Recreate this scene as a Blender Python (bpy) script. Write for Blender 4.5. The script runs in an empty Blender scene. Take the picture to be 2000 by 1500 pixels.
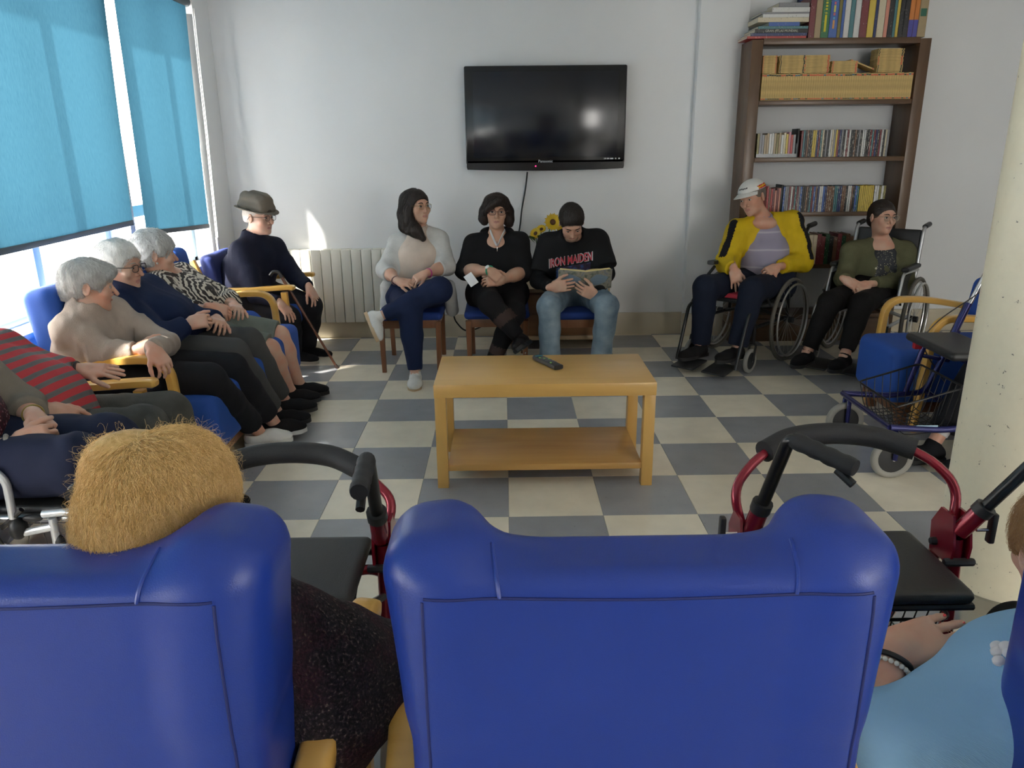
import bpy, bmesh, math, random
import numpy as np
from mathutils import Vector, Matrix, Euler

sc = bpy.context.scene
C = sc.collection
PI = math.pi
rnd = random.Random(11)

# ------------------------------------------------------------------ camera
FPX = 1486.636
CAM = np.array([1.19721, -2.90550, 1.49384])
def _rot(yaw, pitch, roll):
    cy, sy, cp, sp = math.cos(yaw), math.sin(yaw), math.cos(pitch), math.sin(pitch)
    f = np.array([sy*cp, cy*cp, -sp]); r = np.array([cy, -sy, 0.]); d = np.cross(f, r)
    cr, sr = math.cos(roll), math.sin(roll)
    return np.array([cr*r + sr*d, -sr*r + cr*d, f])
RM = _rot(0.00760482588, 0.301569538, 0.0107579332)
cd = bpy.data.cameras.new('camera'); cam = bpy.data.objects.new('camera', cd); C.objects.link(cam)
cd.sensor_fit = 'HORIZONTAL'; cd.sensor_width = 36; cd.lens = 36*FPX/2000; cd.clip_start = .05; cd.clip_end = 100
cam.matrix_world = Matrix(((RM[0][0], -RM[1][0], -RM[2][0], CAM[0]), (RM[0][1], -RM[1][1], -RM[2][1], CAM[1]),
                           (RM[0][2], -RM[1][2], -RM[2][2], CAM[2]), (0, 0, 0, 1)))
sc.camera = cam
def at(u, v, Y):
    """point of the place seen at pixel (u, v) of the 2000x1500 frame, at depth Y (metres)"""
    d = RM.T @ np.array([(u-1000)/FPX, (v-750)/FPX, 1.]); return CAM + (Y-CAM[1])/d[1]*d
def atx(u, v, X):
    d = RM.T @ np.array([(u-1000)/FPX, (v-750)/FPX, 1.]); return CAM + (X-CAM[0])/d[0]*d
def atz(u, v, z=0.):
    d = RM.T @ np.array([(u-1000)/FPX, (v-750)/FPX, 1.]); return CAM + (z-CAM[2])/d[2]*d

# ------------------------------------------------------------------ sky, sun, exposure
w = bpy.data.worlds.new('sky'); sc.world = w; w.use_nodes = True
bg = w.node_tree.nodes['Background']; bg.inputs[0].default_value = (1, .965, .915, 1); bg.inputs[1].default_value = 7.5
sl = bpy.data.lights.new('sun', 'SUN'); sl.energy = 13; sl.angle = .03; sl.color = (1, .95, .86)
so = bpy.data.objects.new('sun', sl); C.objects.link(so)
so.rotation_euler = Vector((.45, .36, -.82)).to_track_quat('-Z', 'Y').to_euler()
sc.view_settings.view_transform = 'Standard'; sc.view_settings.look = 'None'
sc.view_settings.exposure = 1.25; sc.view_settings.gamma = 1; sc.view_settings.use_curve_mapping = False
sc.cycles.use_denoising = True; sc.cycles.max_bounces = 10; sc.cycles.diffuse_bounces = 6
sc.cycles.transparent_max_bounces = 8; sc.cycles.sample_clamp_indirect = 6
sc.cycles.caustics_reflective = False; sc.cycles.caustics_refractive = False

# ------------------------------------------------------------------ materials
MT = {}
def mat(name, col=(.8, .8, .8), rough=.5, metal=0, bump=0, scale=60, var=0, vscale=8, coat=0, spec=.5, sheen=0, trans=0, detail=3):
    """plain procedural material: noise varies the colour a little and makes a fine relief"""
    if name in MT: return MT[name]
    m = bpy.data.materials.new(name); m.use_nodes = True; MT[name] = m
    nt = m.node_tree; p = nt.nodes['Principled BSDF']
    p.inputs['Base Color'].default_value = (*col, 1); p.inputs['Roughness'].default_value = rough
    p.inputs['Metallic'].default_value = metal; p.inputs['Specular IOR Level'].default_value = spec
    if coat: p.inputs['Coat Weight'].default_value = coat; p.inputs['Coat Roughness'].default_value = .1
    if sheen: p.inputs['Sheen Weight'].default_value = sheen
    if trans: p.inputs['Transmission Weight'].default_value = trans
    if var or bump:
        tc = nt.nodes.new('ShaderNodeTexCoord')
    if var:
        n = nt.nodes.new('ShaderNodeTexNoise'); n.inputs['Scale'].default_value = vscale; n.inputs['Detail'].default_value = detail
        nt.links.new(tc.outputs['Object'], n.inputs['Vector'])
        r = nt.nodes.new('ShaderNodeValToRGB')
        r.color_ramp.elements[0].position = .3; r.color_ramp.elements[1].position = .7
        r.color_ramp.elements[0].color = (*[max(0, c*(1-var)) for c in col], 1)
        r.color_ramp.elements[1].color = (*[min(1, c*(1+var)) for c in col], 1)
        nt.links.new(n.outputs['Fac'], r.inputs['Fac']); nt.links.new(r.outputs['Color'], p.inputs['Base Color'])
    if bump:
        n2 = nt.nodes.new('ShaderNodeTexNoise'); n2.inputs['Scale'].default_value = scale; n2.inputs['Detail'].default_value = 3
        nt.links.new(tc.outputs['Object'], n2.inputs['Vector'])
        b = nt.nodes.new('ShaderNodeBump'); b.inputs['Strength'].default_value = bump; b.inputs['Distance'].default_value = .004
        nt.links.new(n2.outputs['Fac'], b.inputs['Height']); nt.links.new(b.outputs['Normal'], p.inputs['Normal'])
    return m
def nodes(name):
    """an empty principled material to be wired up: (material, tree, principled, texture coordinates)"""
    m = bpy.data.materials.new(name); m.use_nodes = True; MT[name] = m
    nt = m.node_tree
    return m, nt, nt.nodes['Principled BSDF'], nt.nodes.new('ShaderNodeTexCoord')
def N(nt, typ, **kw):
    n = nt.nodes.new('ShaderNode'+typ)
    for k, v in kw.items():
        if k in n.inputs: n.inputs[k].default_value = v
        else: setattr(n, k, v)
    return n
def ramp(nt, fac, stops, interp='LINEAR'):
    r = nt.nodes.new('ShaderNodeValToRGB'); cr = r.color_ramp; cr.interpolation = interp
    while len(cr.elements) > len(stops): cr.elements.remove(cr.elements[-1])
    while len(cr.elements) < len(stops): cr.elements.new(.5)
    for e, (p, c) in zip(cr.elements, stops): e.position = p; e.color = (*c, 1)
    nt.links.new(fac, r.inputs['Fac']); return r.outputs['Color']
def wood(name, c1, c2, rough=.4, scale=6, axis='X', coat=.15):
    if name in MT: return MT[name]
    m, nt, p, tc = nodes(name)
    mp = N(nt, 'Mapping'); s = {'X': (.12, 1, 1), 'Y': (1, .12, 1), 'Z': (1, 1, .12)}[axis]
    mp.inputs['Scale'].default_value = [v*scale for v in s]
    nt.links.new(tc.outputs['Object'], mp.inputs['Vector'])
    n = N(nt, 'TexNoise', Scale=3., Detail=6., Roughness=.6, Distortion=.6); nt.links.new(mp.outputs[0], n.inputs['Vector'])
    nt.links.new(ramp(nt, n.outputs['Fac'], [(.3, c1), (.7, c2)]), p.inputs['Base Color'])
    p.inputs['Roughness'].default_value = rough; p.inputs['Coat Weight'].default_value = coat; p.inputs['Coat Roughness'].default_value = .25
    return m

# ------------------------------------------------------------------ mesh builder
_bx = {}
def _bevbox(s, bev, seg):
    k = (tuple(round(x, 5) for x in s), round(bev, 5), seg)
    if k not in _bx:
        bm = bmesh.new(); bmesh.ops.create_cube(bm, size=1)
        bmesh.ops.scale(bm, vec=s, verts=bm.verts)
        if bev > 0: bmesh.ops.bevel(bm, geom=bm.edges[:], offset=min(bev, min(s)*.49), segments=seg, profile=.5, affect='EDGES')
        bm.verts.index_update()
        _bx[k] = (np.array([v.co[:] for v in bm.verts]), [[v.index for v in f.verts] for f in bm.faces]); bm.free()
    return _bx[k]
def frame_z(d):
    """3x3 with third column along d"""
    d = np.array(d, float); d /= np.linalg.norm(d)
    a = np.array([0, 0, 1.]) if abs(d[2]) < .9 else np.array([1., 0, 0])
    x = np.cross(a, d); x /= np.linalg.norm(x)
    return np.stack([x, np.cross(d, x), d], 1)
def rz(a): c, s = math.cos(a), math.sin(a); return np.array([[c, -s, 0], [s, c, 0], [0, 0, 1.]])
def rx(a): c, s = math.cos(a), math.sin(a); return np.array([[1., 0, 0], [0, c, -s], [0, s, c]])
def ry(a): c, s = math.cos(a), math.sin(a); return np.array([[c, 0, s], [0, 1., 0], [-s, 0, c]])
def curve(pts, n=6, closed=False):
    """Catmull-Rom through the points"""
    P = [np.array(p, float) for p in pts]; out = []; m = len(P)
    for i in range(m if closed else m-1):
        a, b = P[i], P[(i+1) % m]
        p0 = P[(i-1) % m] if closed or i > 0 else 2*a-b
        p3 = P[(i+2) % m] if closed or i+2 < m else 2*b-a
        for k in range(n):
            t = k/n
            out.append(.5*((2*a)+(-p0+b)*t+(2*p0-5*a+4*b-p3)*t*t+(-p0+3*a-3*b+p3)*t**3))
    if not closed: out.append(P[-1])
    return out
def fillet(pts, r, n=5):
    """polyline with its corners rounded"""
    P = [np.array(p, float) for p in pts]; out = [P[0]]
    for i in range(1, len(P)-1):
        a, b, c = P[i-1], P[i], P[i+1]; la, lc = np.linalg.norm(a-b), np.linalg.norm(c-b); q = min(r, la*.49, lc*.49)
        s, e = b+(a-b)/la*q, b+(c-b)/lc*q
        for k in range(n+1): t = k/n; out.append((1-t)**2*s+2*t*(1-t)*b+t*t*e)
    out.append(P[-1]); return out
class MB:
    def __init__(s): s.v, s.f, s.m, s.n = [], [], [], 0
    def add(s, v, f, mi=0):
        v = np.asarray(v, float); s.v.append(v); n = s.n
        s.f += [[i+n for i in q] for q in f]; s.m += [mi]*len(f); s.n += len(v); return s
    def box(s, c, sz, R=None, bev=0, seg=2, mi=0):
        v, f = _bevbox(sz, bev, seg)
        return s.add((v if R is None else v @ np.asarray(R).T)+np.array(c, float), f, mi)
    def bar(s, a, b, w, h, bev=0, up=(0, 0, 1), mi=0):
        """square bar from a to b, w wide, h along up"""
        a, b = np.array(a, float), np.array(b, float); d = b-a; L = np.linalg.norm(d); z = d/L
        u = np.array(up, float); x = np.cross(u, z); x /= np.linalg.norm(x); y = np.cross(z, x)
        return s.box((a+b)/2, (w, h, L), np.stack([x, y, z], 1), bev, 2, mi)
    def tube(s, pts, r, n=10, closed=False, mi=0, cap=True, flat=None, up=None):
        """sweep; flat=(a, b) makes the section a rounded a x b oblong instead of a circle"""
        P = np.array([np.array(p, float) for p in pts]); m = len(P)
        R = np.full(m, r, float) if np.isscalar(r) else np.array(r, float)
        T = np.empty_like(P)
        for i in range(m):
            a = P[(i-1) % m] if closed or i > 0 else P[i]; b = P[(i+1) % m] if closed or i < m-1 else P[i]
            T[i] = (b-a)/(np.linalg.norm(b-a)+1e-12)
        x = np.array(up, float) if up is not None else frame_z(T[0])[:, 0]
        ang = np.arange(n)*2*PI/n; V = []
        ca, sa = np.cos(ang), np.sin(ang)
        if flat: ca = np.sign(ca)*np.abs(ca)**.45*flat[0]; sa = np.sign(sa)*np.abs(sa)**.45*flat[1]
        for i in range(m):
            x = x-T[i]*(x@T[i]); x /= np.linalg.norm(x)+1e-12; y = np.cross(T[i], x)
            V.append(P[i]+R[i]*(np.outer(ca, x)+np.outer(sa, y)))
        V = np.concatenate(V); F = []
        for i in range(m if closed else m-1):
            j = (i+1) % m
            F += [[i*n+k, i*n+(k+1) % n, j*n+(k+1) % n, j*n+k] for k in range(n)]
        if cap and not closed: F += [list(range(n-1, -1, -1)), list(range((m-1)*n, m*n))]
        return s.add(V, F, mi)
    def lathe(s, prof, c=(0, 0, 0), axis=(0, 0, 1), n=24, mi=0):
        """revolve (r, z) pairs about an axis through c"""
        Fm = frame_z(axis) if tuple(axis) != (0, 0, 1) else np.eye(3)
        a = np.arange(n)*2*PI/n; V = []; m = len(prof)
        for r, z in prof: V.append(np.stack([r*np.cos(a), r*np.sin(a), np.full(n, z)], 1))
        V = np.concatenate(V) @ Fm.T+np.array(c, float); F = []
        for i in range(m-1): F += [[i*n+k, i*n+(k+1) % n, (i+1)*n+(k+1) % n, (i+1)*n+k] for k in range(n)]
        if prof[0][0] > 1e-6: F.append(list(range(n-1, -1, -1)))
        if prof[-1][0] > 1e-6: F.append(list(range((m-1)*n, m*n)))
        return s.add(V, F, mi)
    def torus(s, c, axis, R, r, n=32, k=8, mi=0):
        Fm = frame_z(axis); a = np.arange(n)*2*PI/n
        return s.tube([np.array(c)+Fm @ np.array([R*math.cos(t), R*math.sin(t), 0]) for t in a], r, k, True, mi)
    def plate(s, poly, h, R=None, c=(0, 0, 0), mi=0):
        """extrude a 2D outline (x, y) by h along z"""
        n = len(poly); v = np.array([(x, y, -h/2) for x, y in poly]+[(x, y, h/2) for x, y in poly])
        if R is not None: v = v @ np.asarray(R).T
        return s.add(v+np.array(c, float), [list(range(n-1, -1, -1)), list(range(n, 2*n))]+[[i, (i+1) % n, n+(i+1) % n, n+i] for i in range(n)], mi)
    def ball(s, c, r, n=12, m=8, R=None, mi=0):
        r = np.array([r]*3 if np.isscalar(r) else r, float)
        pr = [(math.sin(PI*i/m), -math.cos(PI*i/m)) for i in range(m+1)]
        b = MB().lathe([(max(a, 1e-7), z) for a, z in pr], n=n); v = b.v[0]*r
        if R is not None: v = v @ np.asarray(R).T
        return s.add(v+np.array(c, float), b.f, mi)
    def mesh(s, name, mats, angle=38):
        me = bpy.data.meshes.new(name); V = np.concatenate(s.v) if s.v else np.zeros((0, 3))
        me.from_pydata(V.tolist(), [], s.f)
        for m in (mats if isinstance(mats, (list, tuple)) else [mats]): me.materials.append(m)
        if any(s.m): me.polygons.foreach_set('material_index', s.m)
        me.polygons.foreach_set('use_smooth', [True]*len(s.f)); me.set_sharp_from_angle(angle=math.radians(angle))
        me.update(); return me
    def build(s, name, mats, parent=None, angle=38, off=None):
        if off is not None: s.v = [v-np.array(off) for v in s.v]
        return link(name, s.mesh(name, mats, angle), parent)
def link(name, me, parent=None):
    o = bpy.data.objects.new(name, me); C.objects.link(o); o.parent = parent; return o
def thing(name, label, cat, loc=(0, 0, 0), rot=0, group=None):
    o = bpy.data.objects.new(name, None); C.objects.link(o); o.empty_display_size = .1
    o.location = [float(x) for x in loc]; o.rotation_euler = (0, 0, rot); return tag(o, label, cat, group)
def tag(o, label, cat=None, group=None, kind=None):
    if label: o['label'] = label
    if cat: o['category'] = cat
    if group: o['group'] = group
    if kind: o['kind'] = kind
    return o
def struct(o, label=None, cat=None): o['kind'] = 'structure'; return tag(o, label, cat)
def dup(root, loc, rot=0, label=None, group=None):
    r = root.copy(); C.objects.link(r); r.location = [float(x) for x in loc]; r.rotation_euler = (0, 0, rot)
    if label: r['label'] = label
    if group: r['group'] = group
    for ch in [o for o in C.objects if o.parent == root]:
        c = ch.copy(); C.objects.link(c); c.parent = r
        for g in [o for o in C.objects if o.parent == ch]: d = g.copy(); C.objects.link(d); d.parent = c
    return r
def textmesh(txt, size, extrude=.0006, bold=False):
    """letters as numpy arrays, x along the line, centred"""
    cu = bpy.data.curves.new('letters', 'FONT'); cu.body = txt; cu.size = size; cu.extrude = extrude; cu.align_x = 'CENTER'; cu.align_y = 'CENTER'
    cu.resolution_u = 2
    if bold: cu.offset = size*.02
    o = bpy.data.objects.new('letters', cu); C.objects.link(o)
    dg = bpy.context.evaluated_depsgraph_get(); me = o.evaluated_get(dg).to_mesh()
    v = np.array([x.co[:] for x in me.vertices]).reshape(-1, 3); f = [list(p.vertices) for p in me.polygons]
    bpy.data.objects.remove(o); bpy.data.curves.remove(cu); return v, f
# ------------------------------------------------------------------ soft shapes: signed-distance solids meshed with surface nets
def nrm(v): v = np.array(v, float); return v/(np.linalg.norm(v)+1e-12)
class S:
    """a list of solids blended in order: cap = tapered capsule, ell = ellipsoid, box = rounded box"""
    def __init__(s): s.p = []
    def cap(s, a, b, ra, rb=None, k=.02, cut=False, cut0=False, sub=False):
        s.p.append(('c', np.array(a, float), np.array(b, float), ra, ra if rb is None else rb, k, cut, cut0, sub)); return s
    def ell(s, c, r, R=None, k=.02, sub=False):
        s.p.append(('e', np.array(c, float), np.array([r]*3 if np.isscalar(r) else r, float), np.eye(3) if R is None else np.array(R), k, sub)); return s
    def box(s, c, h, r=.02, R=None, k=.02, sub=False):
        s.p.append(('b', np.array(c, float), np.array(h, float), r, np.eye(3) if R is None else np.array(R), k, sub)); return s
    def chain(s, pts, rs, k=.02):
        for i in range(len(pts)-1): s.cap(pts[i], pts[i+1], rs[i], rs[i+1], k)
        return s
def _d(p, P):
    if p[0] == 'c':
        _, a, b, ra, rb = p[:5]; ba = b-a; L2 = ba@ba+1e-12
        t0 = ((P-a)@ba)/L2; t = np.clip(t0, 0, 1); q = P-a-t[..., None]*ba
        d = np.sqrt(np.einsum('...i,...i', q, q))-(ra+(rb-ra)*t); L = math.sqrt(L2)
        if p[6]: d = np.maximum(d, (t0-1)*L)
        if p[7]: d = np.maximum(d, -t0*L)
        return d
    if p[0] == 'e':
        q = (P-p[1])@p[3]; k0 = np.sqrt(((q/p[2])**2).sum(-1)); k1 = np.sqrt(((q/p[2]**2)**2).sum(-1))+1e-9
        return k0*(k0-1)/k1
    q = np.abs((P-p[1])@p[4])-(p[2]-p[3])
    return np.sqrt((np.maximum(q, 0)**2).sum(-1))+np.minimum(q.max(-1), 0)-p[3]
def _k(p): return p[{'c': 5, 'e': 4, 'b': 5}[p[0]]]
def _bb(p):
    if p[0] == 'c': r = max(p[3], p[4]); return np.minimum(p[1], p[2])-r, np.maximum(p[1], p[2])+r
    r = (p[2].max() if p[0] == 'e' else np.linalg.norm(p[2])); return p[1]-r, p[1]+r
def _mix(D, d, k, sub):
    if sub:
        h = np.clip(.5-.5*(d+D)/k, 0, 1); return D+(-d-D)*h+k*h*(1-h)
    h = np.clip(.5+.5*(D-d)/k, 0, 1); return D+(d-D)*h-k*h*(1-h)
def field(s, P, fold=None):
    D = np.full(P.shape[:-1], .3)
    for p in s.p: D = _mix(D, _d(p, P), _k(p), p[-1])
    return D if fold is None else D+fold(P)
def net(s, h, fold=None, pad=.02, lim=None):
    """surface-nets mesh of the field: (verts, quads)"""
    U = [p for p in s.p if not p[-1]]
    lo = np.min([_bb(p)[0] for p in U], 0)-pad; hi = np.max([_bb(p)[1] for p in U], 0)+pad
    if lim is not None: lo, hi = np.maximum(lo, lim[0]), np.minimum(hi, lim[1])
    B = 8; nb = np.ceil((hi-lo)/(h*B)).astype(int)+1
    g = np.stack(np.meshgrid(*[np.arange(n) for n in nb], indexing='ij'), -1).reshape(-1, 3)
    org = lo+g*(h*B); cen = org+h*(B-1)/2; hd = h*B*.9
    near = [(_d(p, cen) < hd+_k(p)+2*h) for p in s.p]
    keep = np.zeros(len(g), bool)
    for p, m in zip(s.p, near):
        if not p[-1]: keep |= m
    D = np.full((keep.sum(), B**3), .3); idx = np.full(len(g), -1); idx[keep] = np.arange(keep.sum())
    off = np.stack(np.meshgrid(*[np.arange(B)]*3, indexing='ij'), -1).reshape(-1, 3)*h
    for p, m in zip(s.p, near):
        m = m & keep; q = idx[m]
        if len(q): D[q] = _mix(D[q], _d(p, org[m][:, None, :]+off[None]), _k(p), p[-1])
    if fold is not None: D += fold(org[keep][:, None, :]+off[None])
    V = np.full((*nb, B, B, B), .3, np.float32); V.reshape(len(g), -1)[keep] = D
    V = V.transpose(0, 3, 1, 4, 2, 5).reshape(nb*B)
    s_ = V < 0; n0, n1, n2 = V.shape
    c = np.zeros((n0-1, n1-1, n2-1), np.int8)
    for i in (0, 1):
        for j in (0, 1):
            for k in (0, 1): c += s_[i:n0-1+i, j:n1-1+j, k:n2-1+k]
    A = np.argwhere((c > 0) & (c < 8)); ci = np.full(c.shape, -1, np.int32); ci[tuple(A.T)] = np.arange(len(A))
    acc = np.zeros((len(A), 3)); cnt = np.zeros(len(A))
    cor = [(i, j, k) for i in (0, 1) for j in (0, 1) for k in (0, 1)]
    vals = {o: V[A[:, 0]+o[0], A[:, 1]+o[1], A[:, 2]+o[2]] for o in cor}
    for o in cor:
        for ax in range(3):
            if o[ax]: continue
            e = list(o); e[ax] = 1; e = tuple(e); a, b = vals[o], vals[e]; m = (a < 0) != (b < 0)
            t = a[m]/(a[m]-b[m]); q = np.tile(np.array(o, float), (m.sum(), 1)); q[:, ax] += t
            acc[m] += q; cnt[m] += 1
    verts = lo+(A+acc/cnt[:, None])*h; F = []
    for ax in range(3):
        sl0 = [slice(None)]*3; sl1 = [slice(None)]*3; sl0[ax] = slice(0, -1); sl1[ax] = slice(1, None)
        a, b = s_[tuple(sl0)], s_[tuple(sl1)]; E = np.argwhere(a != b); o1, o2 = [(1, 2), (2, 0), (0, 1)][ax]
        E = E[(E[:, o1] > 0) & (E[:, o2] > 0) & (E[:, o1] < V.shape[o1]-1) & (E[:, o2] < V.shape[o2]-1)]
        q = []
        for d1, d2 in ((1, 1), (0, 1), (0, 0), (1, 0)):
            T = E.copy(); T[:, o1] -= d1; T[:, o2] -= d2; q.append(ci[tuple(T.T)])
        q = np.stack(q, 1); fl = ~a[tuple(E.T)]; q[fl] = q[fl][:, ::-1]; F.append(q)
    F = np.concatenate(F); F = F[(F >= 0).all(1)]
    return verts, F
def qmesh(name, V, F, mats, mi=None):
    me = bpy.data.meshes.new(name); n = len(F)
    me.vertices.add(len(V)); me.vertices.foreach_set('co', np.asarray(V, np.float32).ravel())
    me.loops.add(4*n); me.loops.foreach_set('vertex_index', np.asarray(F, np.int32).ravel())
    me.polygons.add(n); me.polygons.foreach_set('loop_start', np.arange(0, 4*n, 4, dtype=np.int32))
    for m in (mats if isinstance(mats, (list, tuple)) else [mats]): me.materials.append(m)
    if mi is not None: me.polygons.foreach_set('material_index', np.asarray(mi, np.int32))
    me.polygons.foreach_set('use_smooth', np.ones(n, bool)); me.update(calc_edges=True); me.validate(); return me
def soft(s, name, mats, parent=None, h=.006, fold=None, off=None, paint=None, lim=None):
    """mesh the field into one object; paint(P) gives a material index per face centre"""
    V, F = net(s, h, fold, lim=lim); mi = None
    if paint is not None: mi = paint(V[F].mean(1))
    if off is not None: V = V-np.array(off)
    return link(name, qmesh(name, V, F, mats, mi), parent)
def folds(amp, freq, seed=0, stretch=(1, 1, 1)):
    """soft cloth creases: a few warped sine waves"""
    r = np.random.RandomState(seed); D = r.randn(5, 3); D /= np.linalg.norm(D, axis=1)[:, None]; ph = r.rand(5)*6; st = np.array(stretch)
    def f(P):
        Q = P*st; w = np.sin(Q@(D[0]*freq*.5)+ph[0])*1.3
        a = np.sin(Q@(D[1]*freq)+ph[1]+w); b_ = np.sin(Q@(D[2]*freq*1.7)+ph[2]+1.5*a)
        return amp*(.55*a+.35*b_+.2*np.sin(Q@(D[3]*freq*3.1)+ph[3]+b_))
    return f
# ------------------------------------------------------------------ room shell
XL, XR, YB, YR, ZC, TS = -.95, 5.75, 3.25, -5.0, 2.75, .4
wallm = mat('wall_paint', (.77, .782, .79), .55, bump=.12, scale=220, var=.02, vscale=2)
white = mat('white_paint', (.82, .82, .80), .45)
skirtm = mat('beige_skirting', (.56, .50, .38), .35, var=.05, vscale=5)
b = MB().box((2.4, -.9, -.04), (6.9, 8.4, .08)); fl_o = struct(b.build('floor', mat('floor_screed', (.45, .44, .4), .6)), 'chequered linoleum tile floor in cream and grey', 'floor')
def tilemat(name, col, dark):
    m, nt, p, tc = nodes(name)
    oi = N(nt, 'ObjectInfo'); n = N(nt, 'TexNoise', Scale=90., Detail=3.); n2 = N(nt, 'TexNoise', Scale=7., Detail=4.)
    ad = N(nt, 'VectorMath', operation='ADD'); nt.links.new(tc.outputs['Object'], ad.inputs[0]); nt.links.new(oi.outputs['Location'], ad.inputs[1])
    for x in (n, n2): nt.links.new(ad.outputs[0], x.inputs['Vector'])
    c1 = ramp(nt, n2.outputs['Fac'], [(.3, tuple(c*.93 for c in col)), (.7, tuple(min(1, c*1.05) for c in col))])
    c2 = ramp(nt, n.outputs['Fac'], [(.25, (1, 1, 1)), (.3, (0, 0, 0))])
    mx = N(nt, 'MixRGB'); nt.links.new(c2, mx.inputs[0]); nt.links.new(c1, mx.inputs[1]); mx.inputs[2].default_value = (*dark, 1)
    hs = N(nt, 'HueSaturation'); ma = N(nt, 'MapRange'); ma.inputs['To Min'].default_value = .94; ma.inputs['To Max'].default_value = 1.05
    nt.links.new(oi.outputs['Random'], ma.inputs['Value']); nt.links.new(ma.outputs[0], hs.inputs['Value']); nt.links.new(mx.outputs[0], hs.inputs['Color'])
    nt.links.new(hs.outputs[0], p.inputs['Base Color'])
    ro = N(nt, 'MapRange'); ro.inputs['To Min'].default_value = .22; ro.inputs['To Max'].default_value = .28
    nt.links.new(n2.outputs['Fac'], ro.inputs['Value']); nt.links.new(ro.outputs[0], p.inputs['Roughness'])
    return m
cream = tilemat('cream_linoleum', (.78, .715, .575), (.66, .6, .48)); grey = tilemat('grey_linoleum', (.31, .318, .335), (.17, .18, .2))
tm = MB().box((0, 0, 0), (TS-.0014, TS-.0014, .006), bev=.0008, seg=1)
tmesh = [tm.mesh('floor_tile', cream), None]; tmesh[1] = tmesh[0].copy(); tmesh[1].materials[0] = grey
for i in range(-3, 15):
    for j in range(-8, 9):
        if i in (-3, 14) and j < -4: continue
        o = link('floor_tile', tmesh[0 if (i+j) % 2 else 1], fl_o); o.location = ((i+.5)*TS, (j+.5)*TS, .0)
        if j == 8: o.location.y = 8.065*TS; o.scale.y = .13
# walls
b = MB().box((2.4, YB+.06, 1.36), (6.9, .12, 2.9)); wb = struct(b.build('wall_back', wallm), 'pale grey painted wall behind the television', 'wall')
b = MB().box((2.825, YB-.03, 1.36), (.36, .1, 2.9), bev=.004); struct(b.build('wall_pier', wallm), 'slightly projecting pale wall pier beside the bookcase', 'wall')
b = MB().box((XR+.06, -.9, 1.36), (.12, 8.5, 2.9)); struct(b.build('wall_right', wallm), 'pale grey side wall beyond the pillar', 'wall')
b = MB().box((2.4, -.9, ZC+.05), (6.9, 8.5, .1)); struct(b.build('ceiling', mat('ceiling_paint', (.8, .8, .78), .7)), 'white painted ceiling', 'ceiling')
# rear wall with a dark doorway, behind the photographer
b = MB()
for x0, x1, z0, z1 in ((-1.1, 1.5, 0, 2.8), (2.6, 3.7, 0, 2.8), (1.5, 2.6, 2.1, 2.8), (3.7, 5.3, 0, .9), (3.7, 5.3, 2.4, 2.8), (5.3, 5.85, 0, 2.8)): b.box(((x0+x1)/2, YR-.06, (z0+z1)/2), (x1-x0, .12, z1-z0))
struct(b.build('wall_rear', wallm), 'pale wall with a doorway opposite the television', 'wall')
b = MB().box((2.05, YR-.05, 1.05), (1.1, .05, 2.1)); d1 = struct(b.build('door_1', wood('door_wood', (.09, .05, .03), (.14, .08, .05))), 'dark wooden door opposite the television', 'door')
MB().lathe([(.022, 0), (.022, .05), (.012, .055)], (1.62, YR-.025, 1.02), (0, 1, 0), 14).build('door_handle', mat('steel', (.6, .6, .6), .25, 1), d1)
# left wall with the windows (open parts between sill and lintel)
WIN = [(1.62, 2.765), (.12, 1.56), (-1.5, -.06), (-3.1, -1.7), (-4.7, -3.3)]; SILL, LINT = .70, 2.52  # the last three windows are out of view, added for fill light
b = MB(); y = YB
for a, e in WIN+[(None, YR-.1)]:
    t = e; b.box((XL-.11, (t+y)/2, (SILL+LINT)/2), (.22, y-t, LINT-SILL)); y = a
b.box((XL-.11, -.9, SILL/2), (.22, 8.4, SILL)).box((XL-.11, -.9, (LINT+2.8)/2), (.22, 8.4, 2.8-LINT))
struct(b.build('wall_left', wallm), 'window wall with blue roller blinds', 'wall')
framem = mat('blue_grey_aluminium', (.30, .40, .46), .35, .3)
glass = bpy.data.materials.new('window_glass'); glass.use_nodes = True; gt = glass.node_tree; gt.nodes.remove(gt.nodes['Principled BSDF'])
tr = N(gt, 'BsdfTransparent'); gl = N(gt, 'BsdfGlossy', Roughness=.02); mx = N(gt, 'MixShader'); mx.inputs[0].default_value = .06
gt.links.new(tr.outputs[0], mx.inputs[1]); gt.links.new(gl.outputs[0], mx.inputs[2]); gt.links.new(mx.outputs[0], gt.nodes['Material Output'].inputs[0])
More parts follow.
